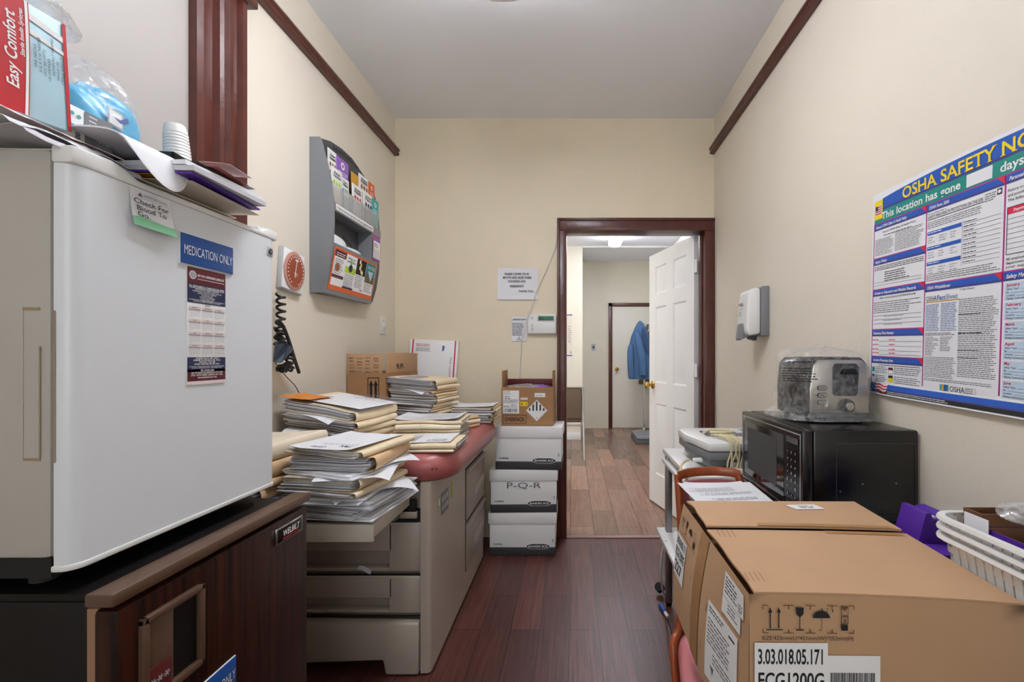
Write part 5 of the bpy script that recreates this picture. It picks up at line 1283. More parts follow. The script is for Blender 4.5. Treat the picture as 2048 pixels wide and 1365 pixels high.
p.rect(c1a+.004, .068, c1a+.014, .082, 'teal', 3); p.rect(c1a+.004, .052, c1a+.014, .060, 'ink_blue', 3); p.rect(.086, .064, .104, .083, 'white', 3); p.frame(.086, .064, .104, .083, .001, 'ink', 4); p.rect(.086, .076, .104, .083, 'burgundy', 5); p.rect(.086, .040, .104, .060, 'yellow', 3); p.rect(.086, .053, .104, .060, 'ink', 4)
for u0, u1 in ((c1a+.018, .082), (.108, c1b-.004)): p.lines(u0, .084, u1, 4, .0055, 'ink_grey', k=3, rnd=RP); p.lines(u0, .058, u1, 4, .0055, 'ink_grey', k=3, rnd=RP)
panel(c2a, .312, c2b, .517, 'OSHA Form 300A', .062)
p.text('SAFETY AND HEALTH PROTECTION ON THE JOB', c2a+.004, .480, .008, 'ink', w=.155, k=3); p.rect(c2a+.003, .4765, c2a+.163, .478, 'ink', 3); p.lines(c2a+.003, .493, c2a+.06, 1, .005, 'ink_grey', k=3); p.rect(c2b-.016, .482, c2b-.005, .495, 'ink', 3); p.disc(c2b-.0105, .4885, .004, 'white', 4)
p.lines(c2b-.045, .492, c2b-.018, 4, .005, 'ink_grey', k=3, rnd=RP); p.lines(c2a+.003, .471, c2b-.045, 4, .0048, 'ink_grey', k=3, rnd=RP, ragged=.1)
for v in (.437, .398, .358):
    p.rect(c2a+.003, v, c2a+.105, v+.009, 'ink_blue' if 0 else 'poster_blue', 3); p.lines(c2a+.006, v+.0065, c2a+.05, 1, .006, 'white', k=4, ragged=.2)
    for q in range(3): p.lines(c2a+.006+.034*q, v-.006, c2a+.03+.034*q, 3, .0062, 'ink_faint', k=3, rnd=RP, ragged=.5)
p.rect(c2a+.107, .340, c2a+.108, .450, 'ink_faint', 3)
for i in range(10): p.lines(c2a+.111, .445-.0105*i, c2a+.15, 1, .005, 'ink', k=3, rnd=RP); p.rect(c2a+.111, .4395-.0105*i, c2b-.006, .4402-.0105*i, 'ink_grey', 3)
p.lines(c2a+.003, .335, c2b-.004, 4, .005, 'ink_grey', k=3, rnd=RP, ragged=.1)
panel(c2a, .030, c2b, .309, 'OSHA Whistleblower', .072)
p.text('OSHA', c2a+.004, .266, .012, 'ink', w=.034, k=3, serif=True); p.text('Fact', c2a+.039, .266, .012, 'ink_blue', w=.026, k=3, bold=True); p.text('Sheet', c2a+.066, .266, .012, 'ink_blue', w=.034, k=3); p.rect(c2a+.003, .2615, c2a+.105, .264, 'mustard', 3)
p.text('The Rights of Employees', c2a+.105, .283, .0045, 'ink', w=.04, k=3)
p.lines(c2a+.004, .256, c2a+.048, 17, .0042, 'ink_blue', k=3, rnd=RP, ragged=.15); p.lines(c2a+.052, .256, c2a+.10, 17, .0042, 'ink_blue', k=3, rnd=RP, ragged=.15); p.lines(c2a+.004, .182, c2a+.10, 2, .0042, 'ink', k=3, ragged=.2)
p.lines(c2a+.004, .172, c2a+.05, 12, .0042, 'ink_grey', k=3, rnd=RP, ragged=.5); p.lines(c2a+.052, .172, c2a+.095, 9, .0042, 'ink_grey', k=3, rnd=RP, ragged=.5)
p.lines(c2a+.004, .120, c2a+.10, 13, .0042, 'ink_grey', k=3, rnd=RP, ragged=.1); p.lines(c2a+.004, .064, c2b-.006, 2, .0042, 'ink_grey', k=3, rnd=RP, ragged=.1)
p.lines(c2a+.104, .262, c2b-.004, 43, .0044, 'ink_grey', k=3, rnd=RP, ragged=.15)
for v in (.226, .181, .140, .122): p.lines(c2a+.104, v, c2a+.17, 1, .0048, 'ink', k=4, rnd=RP)
for q in range(4): p.rect(c2a+.055+.0065*q, .036, c2a+.061+.0065*q, .052, ('teal_light', 'mustard', 'poster_blue', 'teal')[q], 3)
p.text('OSHA', c2a+.084, .037, .013, 'ink', w=.042, k=3, serif=True); p.frame(c2a+.127, .036, c2a+.155, .050, .0008, 'ink_faint', 3); p.lines(c2a+.129, .048, c2a+.152, 3, .0045, 'ink_grey', k=4)
panel(c3a, .312, c3a+.24, .517, 'Personal Protective Equipment', .11)
for i, s in enumerate(('Failure to wear the required safety equipment', 'and possible termination of employment. Please', 'The following safety equipment is required')): p.text(s, c3a+.004, .480-.0105*i, .006, 'ink', w=.16, k=3)
p.rect(c3a+.004, .432, c3a+.2, .447, 'crimson', 3); p.text('Department', c3a+.018, .436, .006, 'white', w=.03, k=4, bold=True)
p.frame(c3a+.004, .346, c3a+.2, .447, .0012, 'ink', 4)
for i in range(7): p.rect(c3a+.005, .358+.0105*i, c3a+.199, .3588+.0105*i, 'ink_grey', 3)
for i, s in enumerate(('All employees must wear the proper equipment', 'department. For further information contact', 'your supervisor or safety manager')): p.text(s, c3a+.004, .334-.0085*i, .006, 'ink', w=.16, k=3)
panel(c3a, .030, c3a+.24, .309, 'Safety Meetings', .06)
for i, mn in enumerate(('January', 'February', 'March', 'April', 'May', 'June')):
    v = .286-.042*i; p.rect(c3a+.004, v-.038, c3a+.11, v, 'pale_blue', 2); p.text(mn, c3a+.008, v-.008, .006, 'crimson', w=.004*len(mn), k=3, bold=True)
    for q, s in enumerate(('Safety Topic:', 'By:', 'Location:', 'Meeting Conducted by:')): p.text(s, c3a+.008, v-.0155-.0068*q, .0038, 'ink', w=.0021*len(s), k=3); p.rect(c3a+.01+.0022*len(s), v-.0158-.0068*q, c3a+.10, v-.0152-.0068*q, 'ink_grey', 3)
panel(c3a+.245, .030, e, .517, 'OSHA Posts', .028); p.lines(c3a+.25, .48, e-.006, 50, .0085, 'ink_grey', k=3, rnd=RP)
rg(a, .006, e, .032, 'poster_blue', 1, 20); rg(.055, .004, e, .014, 'black_matte', 2, 20); rg(.055, .014, e, .018, 'poster_indigo', 2, 20)
p.rect(.012, .008, .034, .034, 'poster_blue', 3)
for q in range(5): p.disc(.016+.009*(q % 2)+.002*q, .012+.0045*q, .0022, 'white', 4, n=5)
wv = lambda u: .003*math.sin((u-.034)*120)
for q in range(6):
    for i in range(6):
        u0, u1 = .034+.0085*i, .034+.0085*(i+1); v = .009+.0042*q; p.poly([(u0, v+wv(u0)), (u1, v+wv(u1)), (u1, v+.0043+wv(u1)), (u0, v+.0043+wv(u0))], 'red' if q % 2 == 0 else 'white', 5)
p.lines(.09, .0125, .33, 2, .0042, 'paper', k=4, rnd=RP, ragged=.2)
p.build('poster_print', ps_)

# ================================================================== CART, WALL TABLE AND WHAT STANDS ON THEM
DT = .745
ct = thing('white_cart', 'white laminate cart with dark metal leg below the printer machine', 'cart', (.70, 1.93, 0))
O = (.70, 1.93, 0)
b = MB(); wb(b, .447, 1.68, DT-.022, .930, 2.205, DT, 'white_paint', .003, O); b.build('top', ct)
b = MB(); wb(b, .437, 1.72, DT-.062, .90, 2.18, DT-.042, 'white_paint', .004, O); b.build('sliding_shelf', ct)
for x_, y_ in ((.462, 2.14), (.462, 1.75), (.90, 2.14), (.90, 1.75)):
    b = MB(); wb(b, x_-.014, y_-.02, .02, x_+.014, y_+.02, DT-.021, 'steel', .003, O); b.build('leg', ct)
b = MB(); wb(b, .412, 1.70, .338, .92, 2.19, .358, 'white_paint', .003, O); b.build('lower_shelf', ct)
for x_, y_ in ((.462, 2.14), (.462, 1.75), (.90, 2.14), (.90, 1.75)):
    b = MB(); b.cyl((x_-O[0]-.012, y_-O[1], .02), (x_-O[0]+.012, y_-O[1], .02), .02, 'black_matte', 14); b.build('caster', ct)

# printer-like diagnostic machine with keyboard
em = thing('keyboard_machine', 'grey and white medical recorder with keyboard on the white cart', 'machine', (.70, 1.90, DT))
b = MB(); b.prism([(-.155, -.115), (.17, -.115), (.17, .19), (-.175, .19), (-.175, -.06)], .012, .055, 'mid_grey', bev=.008); b.box(-.14, -.10, 0, .16, .17, .013, 'black_matte', .002); b.build('base', em)
b = MB(); sk = [(-.165, -.165), (.19, -.165), (.19, .21), (-.18, .21), (-.205, .17), (-.205, .05)]
b.prism(sk, .050, .082, 'mid_grey', bev=.006); b.build('skirt', em)
b = MB(); b.prism([(x*1.0-(.004 if x < 0 else 0), y-(.003 if y < 0 else 0)) for x, y in sk], .083, .118, 'white_plastic', bev=.010); deck = b.build('deck', em)
b = MB(); b.prism([(-.205, .05), (-.19, .02), (-.165, .06), (-.165, .17), (-.205, .17)], .08, .10, 'white_plastic', bev=.004); b.build('side_handle', em)
for i in range(5):
    for j in range(11):
        x_, y_ = -.13+.0195*j, -.02+.024*i
        if 7 < j and i > 2: continue
        b = MB(); b.box(x_, y_, .1175, x_+.016, y_+.019, .122, 'mid_grey' if i < 4 else 'dark_grey', .0012, 1); b.build('key', em)
b = MB(); b.box(.06, .03, .1175, .17, .15, .1205, 'pale_blue', .002); b.build('label_panel', em)
p = Print((.06, .03, .1206), (1, 0, 0), (0, 1, 0)); 
for q in range(6): p.rect(.006+.017*q, .006, .019+.017*q, .022, 'ink_blue'); p.rect(.006+.017*q, .09, .02+.017*q, .11, 'wipes_deep')
p.lines(.008, .08, .1, 4, .012, 'ink_grey'); p.build('panel_print', em)
b = MB(); b.cyl((-.145, -.075, .032), (-.205, -.070, .030), .011, 'white_plastic', 14, .008); b.build('plug', em)
def cable(name, pts, r, m, label, n=6, cat='cord', k=8):
    b = MB(); b.tube(smooth(pts, n), r, m, k); return one(name, b, label, cat)
cable('data_cable', [(.478, 1.83, DT+.030), (.452, 1.80, DT+.028), (.428, 1.76, DT+.010), (.405, 1.67, DT-.07), (.396, 1.655, DT-.16), (.400, 1.655, .55), (.405, 1.66, .44)], .005, 'cream_cord', 'cream cable leaving the recorder and dropping over the cart edge')
hk = thing('cord_bundle', 'bundle of cream cords draped over the front of the keyboard machine', 'cord', (0, 0, 0))
for k in range(6):
    x_ = .612+.010*k+random.uniform(-.003, .003); w_ = random.uniform(-.008, .008)
    MB().tube(smooth([(x_-.03+.005*k, 1.86, DT+.128+.003*(k % 3)), (x_-.01, 1.79, DT+.136), (x_, 1.732, DT+.127), (x_+w_, 1.722, DT+.085), (x_-w_-.006, 1.722, DT+.045), (x_+w_*.5-.012, 1.724, DT+.006)], 5), .0032, 'cream_cord', 7).build('cord_strand', hk)
b = MB(); b.tube(smooth([(.56, 1.90, DT+.130), (.60, 1.93, DT+.136), (.66, 1.915, DT+.138), (.67, 1.86, DT+.140), (.62, 1.84, DT+.142), (.58, 1.87, DT+.138)], 6), .006, 'cream_cord', 8); b.build('cord_loop', hk)
pr = thing('white_device', 'small white plastic device edge between the machine and the microwave', 'device', (.655, 1.70, DT))
MB().box(-.03, -.012, 0, .03, .05, .022, 'white_plastic', .005).build('body', pr); MB().box(-.028, .052, 0, .025, .07, .04, 'white_plastic', .004).build('cradle', pr)

# narrow wall table carrying microwave, baskets
tb = thing('wall_table', 'narrow grey table along the wall under the microwave and baskets', 'table', (.82, 1.0, 0)); O = (.82, 1.0, 0)
b = MB(); wb(b, .705, .36, DT-.03, .932, 1.655, DT, 'light_grey', .003, O); b.build('top', tb)
for x_ in (.73, .91):
    for y_ in (.40, 1.62): b = MB(); wb(b, x_-.015, y_-.015, 0, x_+.015, y_+.015, DT-.029, 'dark_grey', .002, O); b.build('leg', tb)

mw = thing('microwave', 'black compact microwave on the wall table with the bagged toaster on top', 'microwave', (.63, 1.41, DT)); O = (.63, 1.41, DT)
MX0, MX1, M0, M1, MT = .618, .932, 1.192, 1.622, 1.0045
b = MB(); wb(b, MX0+.030, M0, DT+.012, MX1, M1, MT, 'black', .006, O); b.build('case', mw)
b = MB(); wb(b, MX0, M0, DT+.012, MX0+.029, M1, MT-.001, 'black', .006, O); dr = b.build('door', mw)
b = MB(); wb(b, MX0-.0008, M0+.105, DT+.045, MX0+.001, M1-.03, MT-.030, 'glass_dark', 0, O); b.build('window', dr)
b = MB(); wb(b, MX0-.0016, M0+.15, DT+.065, MX0, M1-.06, MT-.050, 'dark_grey', 0, O); b.build('window_screen', dr)
b = MB()
for q in ((M0+.008, M0+.011, DT+.02, MT-.012), (M1-.018, M1-.014, DT+.03, MT-.012)): wb(b, MX0-.0014, q[0], q[2], MX0+.001, q[1], q[3], 'chrome', 0, O)
wb(b, MX0-.0014, M0+.01, MT-.016, MX0+.001, M1-.015, MT-.0125, 'chrome', 0, O); wb(b, MX0-.0014, M0+.01, DT+.024, MX0+.001, M1-.015, DT+.027, 'chrome', 0, O); b.build('edge_frame', dr)
for x_, y_ in ((.66, 1.22), (.66, 1.59), (.90, 1.22), (.90, 1.59)): b = MB(); b.cyl((x_+.05*(x_ < .7)-O[0], y_-O[1], 0), (x_+.05*(x_ < .7)-O[0], y_-O[1], .013), .014, 'rubber', 12); b.build('foot', mw)
p = Print((MX0-.0012-O[0], M0+.10-O[1], 0), (0, -1, 0), (0, 0, 1))
p.rect(.012, .215, .08, .232, 'glass_dark'); p.rect(.055, .221, .06, .226, 'red', 2)
for r_ in range(8):
    for c_ in range(3): 
        u, v = .018+.022*c_, .185-.020*r_; p.text(('123456789*0#CSP+-%&abcde')[r_*3+c_], u+.004, v, .008 if 2 < r_ < 6 else .006, 'light_grey', 'c', bold=True)
p.rect(.014, .105, .078, .1056, 'mid_grey'); p.build('keypad_print', dr)
p = Print((MX0+.03-O[0], M0-O[1], 0), (1, 0, 0), (0, 0, 1)); p.frame(.06, .03, .275, .225, .0015, 'dark_grey'); p.build('pressed_side_groove', mw)
for x_, z_ in ((.78, .86), (.87, .862), (.72, .84)): b = MB(); b.cyl((x_-O[0], M0-O[1]-.0012, z_-O[2]), (x_-O[0], M0-O[1]+.001, z_-O[2]), .0022, 'steel', 8); b.build('screw', mw)

# toaster in a clear bag
to = thing('toaster', 'black and stainless two-slice toaster on the microwave', 'toaster', (.805, 1.345, MT)); O = (.805, 1.345, MT)
b = MB(); b.prism([(-.098, .015), (.095, .015), (.098, .10), (.092, .178), (.075, .197), (-.075, .197), (-.092, .178), (-.099, .10)], .004, .190, 'black', axis='y', bev=.006); b.build('shell', to)
b = MB(); b.prism([(-.088, .026), (.090, .026), (.092, .10), (.085, .176), (.068, .189), (-.06, .189), (-.078, .172), (-.088, .10)], -.006, .006, 'stainless', axis='y', bev=.003); fp_ = b.build('front_plate', to)
b = MB(); b.prism([(-.092, .012), (.094, .012), (.09, .026), (-.088, .026)], -.012, .19, 'dark_grey', axis='y', bev=.004); b.build('base', to)
b = MB(); b.prism([(-.020, .088), (-.014, .080), (.050, .080), (.056, .088), (.060, .165), (.052, .178), (-.014, .178), (-.020, .166)], -.009, -.004, 'black', axis='y', bev=.002); b.build('lever_slot', to)
b = MB(); b.prism([(-.004, .146), (.044, .146), (.040, .162), (0, .162)], -.030, -.008, 'black', axis='y', bev=.004); b.build('lever', to)
b = MB(); b.lathe([(.020, 0), (.021, .006), (.017, .016), (.004, .018)], 'black', 24, T=Matrix.Translation((.022, -.006, .050)) @ Matrix.Rotation(PI/2, 4, 'X')); b.build('browning_knob', to)
b = MB(); b.lathe([(.0125, 0), (.0115, .003), (.003, .0032)], 'stainless', 20, T=Matrix.Translation((.022, -.0235, .050)) @ Matrix.Rotation(PI/2, 4, 'X')); b.build('knob_disc', to)
for k, w_ in enumerate(('BAGEL', 'REHEAT', 'CANCEL')):
    z_ = .060+.022*k; b = MB(); cap = [(-.052+.009*math.cos(a)+(.006 if math.cos(a) > 0 else -.006), z_+.0075*math.sin(a)) for a in (2*PI*i/20 for i in range(20))]
    b.prism(cap, -.0095, -.005, 'black', axis='y'); b.prism([(-.052+(u+.052)*.86, z_+(v-z_)*.8) for u, v in cap], -.0102, -.009, 'stainless', axis='y'); o = b.build('push_button', to)
    p = Print((0, -.0103, 0), (1, 0, 0), (0, 0, 1)); p.text(w_, -.052, z_-.002, .004, 'ink', 'c', w=.016); p.build('lettering', o)
for x_ in (-.035, .035): b = MB(); b.box(x_-.014, .03, .1955, x_+.014, .165, .1985, 'black_matte', .001); b.build('bread_slot', to)
for x_ in (-.075, .075):
    for y_ in (.02, .165): b = MB(); b.cyl((x_, y_, 0), (x_, y_, .016), .011, 'rubber', 12); b.build('foot', to)
def bag(fn, m, name, label):
    b = MB(); b.loft(fn, m); return one(name, b, label, 'plastic bag')
R = random.Random(77); rings = []; n = 56
wv = [(R.randint(2, 13), R.uniform(0, 6), R.uniform(.4, 1), R.uniform(-14, 14)) for _ in range(12)]
for j in range(19):
    t = j/18; z_ = .004 + .222*t
    rx, ry = (.128-.018*t, .125-.01*t)
    if t < .12: rx += .030*(1-t/.12); ry += .015*(1-t/.12)
    if t > .82: q = (t-.82)/.18; rx *= math.sqrt(max(.02, 1-q*q)); ry *= math.sqrt(max(.02, 1-q*q))
    ring = []
    for i in range(n):
        a = 2*PI*i/n; g = sum(q_*math.sin(k_*a+c_+s_*t) for k_, c_, q_, s_ in wv)/5
        sg = lambda v: math.copysign(abs(v)**.62, v)
        ring.append((min(.928, .803+rx*sg(math.cos(a))*(1+.05*g)), 1.438+ry*sg(math.sin(a))*(1+.05*g), MT+.003+max(0, z_+(.010*g if t > .7 else .004*g*t))))
    rings.append(ring)
o = bag(rings, 'film_thin', 'clear_bag', 'wrinkled clear plastic bag pulled over the toaster')
p = Print((.69, 1.292, MT+.10), (.5, -.6, 0), (0, 0, 1), base=.004); p.lines(-.06, .085, .02, 1, .009, 'ink', ragged=.2); p.lines(-.075, .065, .03, 6, .0075, 'ink', ragged=.2); p.build('warning_print', o)

# ================================================================== CHAIR, PAPERS AND THE BIG CARTON
ch = thing('wooden_armchair', 'cherry wood armchair with dusty pink seat, buried under carton and papers', 'chair', (.47, 1.2, 0)); O = (.47, 1.2, 0)
def lp(pts): return [(x-O[0], y-O[1], z) for x, y, z in pts]
seat = [(.215, .80), (.66, .80), (.645, 1.46), (.40, 1.46), (.335, 1.25), (.282, 1.195)]
b = MB(); b.prism([(x-O[0], y-O[1]) for x, y in seat], .385, .452, 'chair_vinyl', bev=.026); b.build('seat_cushion', ch, angle=60)
b = MB(); b.prism([(x-O[0], y-O[1]) for x, y in ((.235, .82), (.645, .82), (.635, 1.45), (.40, 1.45), (.335, 1.23), (.288, 1.18))], .345, .392, 'cherry', bev=.004); b.build('seat_frame', ch)
for sx, nm in ((.287, 'a'), (.632, 'b')):
    b = MB(); b.tube(lp(smooth([(sx-.03*(sx < .4), .80, .0), (sx-.012*(sx < .4), .85, .4), (sx+.005, .86, .568)], 4)), .017, 'cherry', 10); b.build('front_leg', ch)
    b = MB(); b.tube(lp(smooth([(sx+.10*(sx < .4), 1.62, 0), (sx+.088*(sx < .4), 1.52, .35), (sx+.086*(sx < .4), 1.51, .55), (sx+.084 if sx < .4 else sx-.048, 1.565, .785)], 5)), [.018]*11+[.014]*5, 'cherry', 10); b.build('rear_leg', ch)
    b = MB(); b.tube(lp(smooth([(sx+.085*(sx < .4), 1.52, .555), (sx+.05*(sx < .4), 1.30, .567), (sx+.02, 1.0, .567), (sx+.02, .76, .566), (sx+.015, .72, .54)], 5)), .017, 'cherry', 10); b.build('armrest', ch)
b = MB(); b.tube(lp(smooth([(.296, 1.20, .567), (.293, 1.205, .50), (.284, 1.20, .458), (.270, 1.185, .440), (.266, 1.17, .41), (.270, 1.12, .25), (.268, 1.06, .012)], 5)), .0105, 'cherry', 10); b.build('arm_post', ch)
rails = smooth([(.366, 1.548, .790), (.42, 1.58, .793), (.50, 1.592, .795), (.56, 1.582, .793), (.590, 1.565, .790)], 6)
b = MB(); rg_ = [[(x-O[0], y-O[1]+dy, z+dz) for dy, dz in ((-.009, -.018), (.008, -.018), (.010, .0), (.007, .011), (-.005, .012), (-.010, .002))] for x, y, z in rails]; b.loft(rg_, 'cherry'); b.build('top_rail', ch)
b = MB(); b.loft([[(x-O[0], y-O[1]+dy, z) for dy, z in ((-.008, .50), (.008, .50), (.010, .76), (-.006, .76))] for x, y, z in rails[2:-2]], 'chair_vinyl'); b.build('back_panel', ch)
# tall pile of folders on the seat with printed sheets on top
z = .4535
zt, _ = stack('in the pile on the armchair seat', 'folders piled on the armchair', .498, 1.340, z, [('folder', .05), ('folder', .055), ('folder', .05), ('folder', .06), ('folder', .055), ('folder', .048)], .19, .26, rot=-.03, tilt=(0, 0), jitter=.003, rj=.02, seed=71)
sp_, bd = top_sheet('printed_sheets', .480, 1.355, zt+.0015, .225, .31, -.05, 'white printed sheets on top of the armchair pile beside the microwave', curl=.012, thick=.004)
p = Print((0, 0, .0004), (-1, 0, 0), (0, -1, 0), bend=lambda u, v: bd(-u, -v)); p.text('LABORATORY REPORT', .0, .085, .008, 'ink_grey', 'c', w=.11, bold=True); p.lines(-.06, .107, .04, 1, .008, 'ink_faint'); p.lines(-.09, .068, .05, 3, .012, 'ink_faint'); p.lines(-.09, .0, .08, 3, .012, 'ink_grey', th=.2); p.lines(-.05, -.04, .09, 8, .007, 'ink_faint', th=.3); p.build('lettering', sp_)
o, bd = top_sheet('paper_sheet', .462, 1.335, zt+.0075, .216, .279, .06, 'single printed letter lying uppermost on the armchair pile', curl=.010, sag=.05)
p = Print((0, 0, .0004), (-1, 0, 0), (0, -1, 0), bend=lambda u, v: bd(-u, -v)); p.text('FAX TRANSMITTAL', .03, .085, .007, 'ink_grey', 'c', w=.10, bold=True); p.lines(-.10, .07, .05, 1, .008, 'ink_faint'); p.lines(-.085, .03, .05, 2, .012, 'ink_faint'); p.lines(-.09, -.02, .08, 2, .012, 'ink_grey', th=.22); p.lines(-.05, -.05, .095, 6, .007, 'ink_faint', th=.35); p.build('lettering', o)

bx = thing('big_carton', 'large taped cardboard carton marked ECG1200G on the armchair', 'box', (.2717, .683, .586), math.radians(-.6))
w, d, h = .423, .421, .252
b = MB(); t = .005
b.grid(10, 8, lambda a, c: (w*a, -.002*math.sin(PI*c)-.003*math.sin(PI*a)*math.sin(PI*c), (h-.016*a*a)*c), 'cardboard'); b.grid(10, 8, lambda a, c: (w*a, d, h*c), 'cardboard')
b.grid(10, 8, lambda a, c: ((-.008*math.sin(PI*c) - .026*(1-c))*min(1, 2.5*a), d*a, h*c), 'cardboard'); b.grid(10, 8, lambda a, c: (w, d*a, h*c-.016*c*(1-a)), 'cardboard'); b.grid(2, 2, lambda a, c: (w*a, d*c, 0), 'cardboard')
bm = bmesh.new(); vv = [bm.verts.new(v) for v in b.v]
for f in b.f: bm.faces.new([vv[i] for i in f])
bmesh.ops.remove_doubles(bm, verts=bm.verts, dist=.0004); b = MB(); b.bm(bm, 'cardboard'); b.build('body', bx)
def flap(y0, y1, dz, nm, lift):
    b = MB(); b.grid(12, 8, lambda a, c: (.008+.0015*math.sin(11*c+3*y0)*(1-a)+(w-.009)*a, y0+(y1-y0)*c, h+.003+dz-.016*a*a*(1-(y0+(y1-y0)*c)/d)+lift*(1-a)*math.sin(PI*c)), 'cardboard', thick=.004); return b.build(nm, bx)
flap(.001, .246, .0, 'top_flap', .003); flap(.259, d-.001, .003, 'top_flap', .007)
b = MB(); b.box(.003, .004, h-.028, w-.004, d-.004, h-.024, 'cardboard_dark', .001); b.build('inner_flap', bx)
p = Print((0, 0, h+.0035), (1, 0, 0), (0, 1, 0), base=.0004, bend=lambda u, v: (0, 0, -.0003-.016*(u/w)**2*(1-v/d)+(.003 if v > .252 else 0)+(.007*math.sin(PI*(v-.256)/(d-.257)) if v > .252 else .003*math.sin(PI*v/.248))*(1-u/w)))
p.rect(.12, .2592, .41, .272, 'tape', 1, 10); p.rect(.25, .232, .41, .2458, 'tape', 1, 8); p.rect(.28, .2375, .40, .2415, 'cardboard_dark', 2, 6) if False else None
p.poly([(.245, .352), (.318, .360), (.308, .392), (.235, .384)], 'white', 2); p.lines(.262, .378, .30, 2, .010, 'ink', k=3)
for q in range(4): p.poly([(.012+.008*q, .03), (.0128+.008*q, .03), (.026+.010*q, .24), (.025+.010*q, .24)], 'cardboard_dark', 1)
p.build('tape_print', bx)
# front face print
p = Print((0, -.0045, 0), (1, 0, 0), (0, 0, 1), base=.0014)
T0, T1 = h-.014, h-.052
def corner(u, v, su, sv): p.rect(min(u, u+.008*su), v-.0006, max(u, u+.008*su), v+.0006, 'cardboard_dark'); p.rect(u-.0006, min(v, v+.006*sv), u+.0006, max(v, v+.006*sv), 'cardboard_dark')
INK = 'ink'
for u in (.019, .058, .091, .124, .157): 
    corner(u, T0, 1, -1) if u < .15 else None; corner(u, T0, -1, -1) if u > .02 else None; corner(u, T1-.004, 1, 1) if u < .15 else None; corner(u, T1-.004, -1, 1) if u > .02 else None
for u in (.030, .043): p.rect(u-.0009, T1+.003, u+.0009, T0-.010, INK); p.poly([(u-.0032, T0-.011), (u+.0032, T0-.011), (u, T0-.003)], INK)
p.rect(.024, T1, .049, T1+.0016, INK)
p.poly([(.069, T0-.003), (.081, T0-.003), (.0805, T0-.013), (.0755, T0-.018), (.0745, T0-.018), (.0695, T0-.013)], INK); p.rect(.0744, T1+.002, .0756, T0-.018, INK); p.rect(.069, T1, .081, T1+.0018, INK)
um = [(.108+.013*math.cos(a), T0-.019+.011*math.sin(a)) for a in (PI*i/12 for i in range(13))]; p.poly(um, INK); p.rect(.1076, T1+.002, .1084, T0-.018, INK); p.rect(.1045, T1, .108, T1+.0012, INK)
for q in range(6): p.rect(.108+.004*q-.004*(q % 2), T0-.006-.002*(q % 3), .1095+.004*q-.004*(q % 2), T0-.004-.002*(q % 3), INK)
p.rect(.138, T1, .148, T1+.009, INK); p.frame(.1375, T1+.010, .1485, T1+.022, .001, INK); p.text('8', .143, T1+.0125, .006, INK, 'c'); p.poly([(.1375, T0-.002), (.1485, T0-.002), (.1435, T0-.008), (.1425, T0-.008)], 'cardboard_dark'); p.frame(.1375, T0-.015, .1485, T0-.001, .0007, INK)
p.text('SIZE:423mm(L)*421mm(W)*252mm(H)', .017, h-.0665, .0058, INK, w=.14)
p.rect(.006, .0, .1175, h-.071, 'white', 1, 4); p.rect(.1175, .0, .197, h-.090, 'white', 1, 3)
p.text('3.03.018.05.171', .0105, h-.103, .0225, INK, w=.102, k=2, bold=True); p.text('ECG1200G', .0105, h-.139, .0225, INK, w=.102, k=2, bold=True); p.text('227', .012, h-.180, .028, INK, w=.05, k=2, bold=True)
p.bars(.121, h-.17, .19, h-.116, INK, n=44); p.lines(.121, h-.18, .19, 4, .012, INK)
p.build('shipping_print', bx)
# left face print: u runs from the back edge to the front
class LeftPrint(Print):
    def P(s, u, v, k):
        a = (d-u)/d; c = v/h; return ((-.008*math.sin(PI*c) - .026*(1-c))*min(1, 2.5*a) - .0012 - .0004*k, d-u, v)
p = LeftPrint((0,0,0), (0,-1,0), (0,0,1))
def lr(u0, v0, u1, v1, m, k=1, n=4):
    for i in range(n):
        a, c = v0+(v1-v0)*i/n, v0+(v1-v0)*(i+1)/n; p.rect(u0, a, u1, c, m, k, 2)
lr(.168, 0, .222, h, 'tape', 1, 8)
lr(.004, h-.165, .092, h-.068, 'white'); p.text('3.03.018.05.171', .008, h-.090, .016, INK, w=.08, k=2, bold=True); p.text('ECG1200G', .008, h-.118, .020, INK, w=.08, k=2, bold=True); p.text('227', .012, h-.154, .025, INK, w=.06, k=2, bold=True)
for q, u in enumerate((.03, .065, .10, .135)):
    if q == 0: 
        for s in (-.006, .006): p.rect(u+s-.001, h-.05, u+s+.001, h-.03, INK); p.poly([(u+s-.004, h-.031), (u+s+.004, h-.031), (u+s, h-.022)], INK)
    if q == 1: p.poly([(u-.007, h-.022), (u+.007, h-.022), (u+.003, h-.038), (u-.003, h-.038)], INK); p.rect(u-.0008, h-.05, u+.0008, h-.037, INK); p.rect(u-.006, h-.052, u+.006, h-.050, INK)
    if q == 2: p.poly([(u+.013*math.cos(a), h-.038+.012*math.sin(a)) for a in (PI*i/10 for i in range(11))], INK); p.rect(u-.0006, h-.052, u+.0006, h-.038, INK)
    if q == 3: p.rect(u-.006, h-.055, u+.006, h-.042, INK); p.frame(u-.006, h-.04, u+.006, h-.022, .001, INK)
p.rect(.015, h-.0605, .15, h-.0595, INK)
lr(.322, h-.052, .404, h-.012, 'white'); lr(.322, h-.082, .394, h-.052, 'white'); p.lines(.328, h-.018, .38, 5, .006, INK, k=2); p.lines(.385, h-.035, .402, 3, .005, INK, k=2); p.rect(.322, h-.0535, .400, h-.0525, 'ink_faint', 2); p.lines(.345, h-.058, .385, 3, .006, 'ink_grey', k=2)
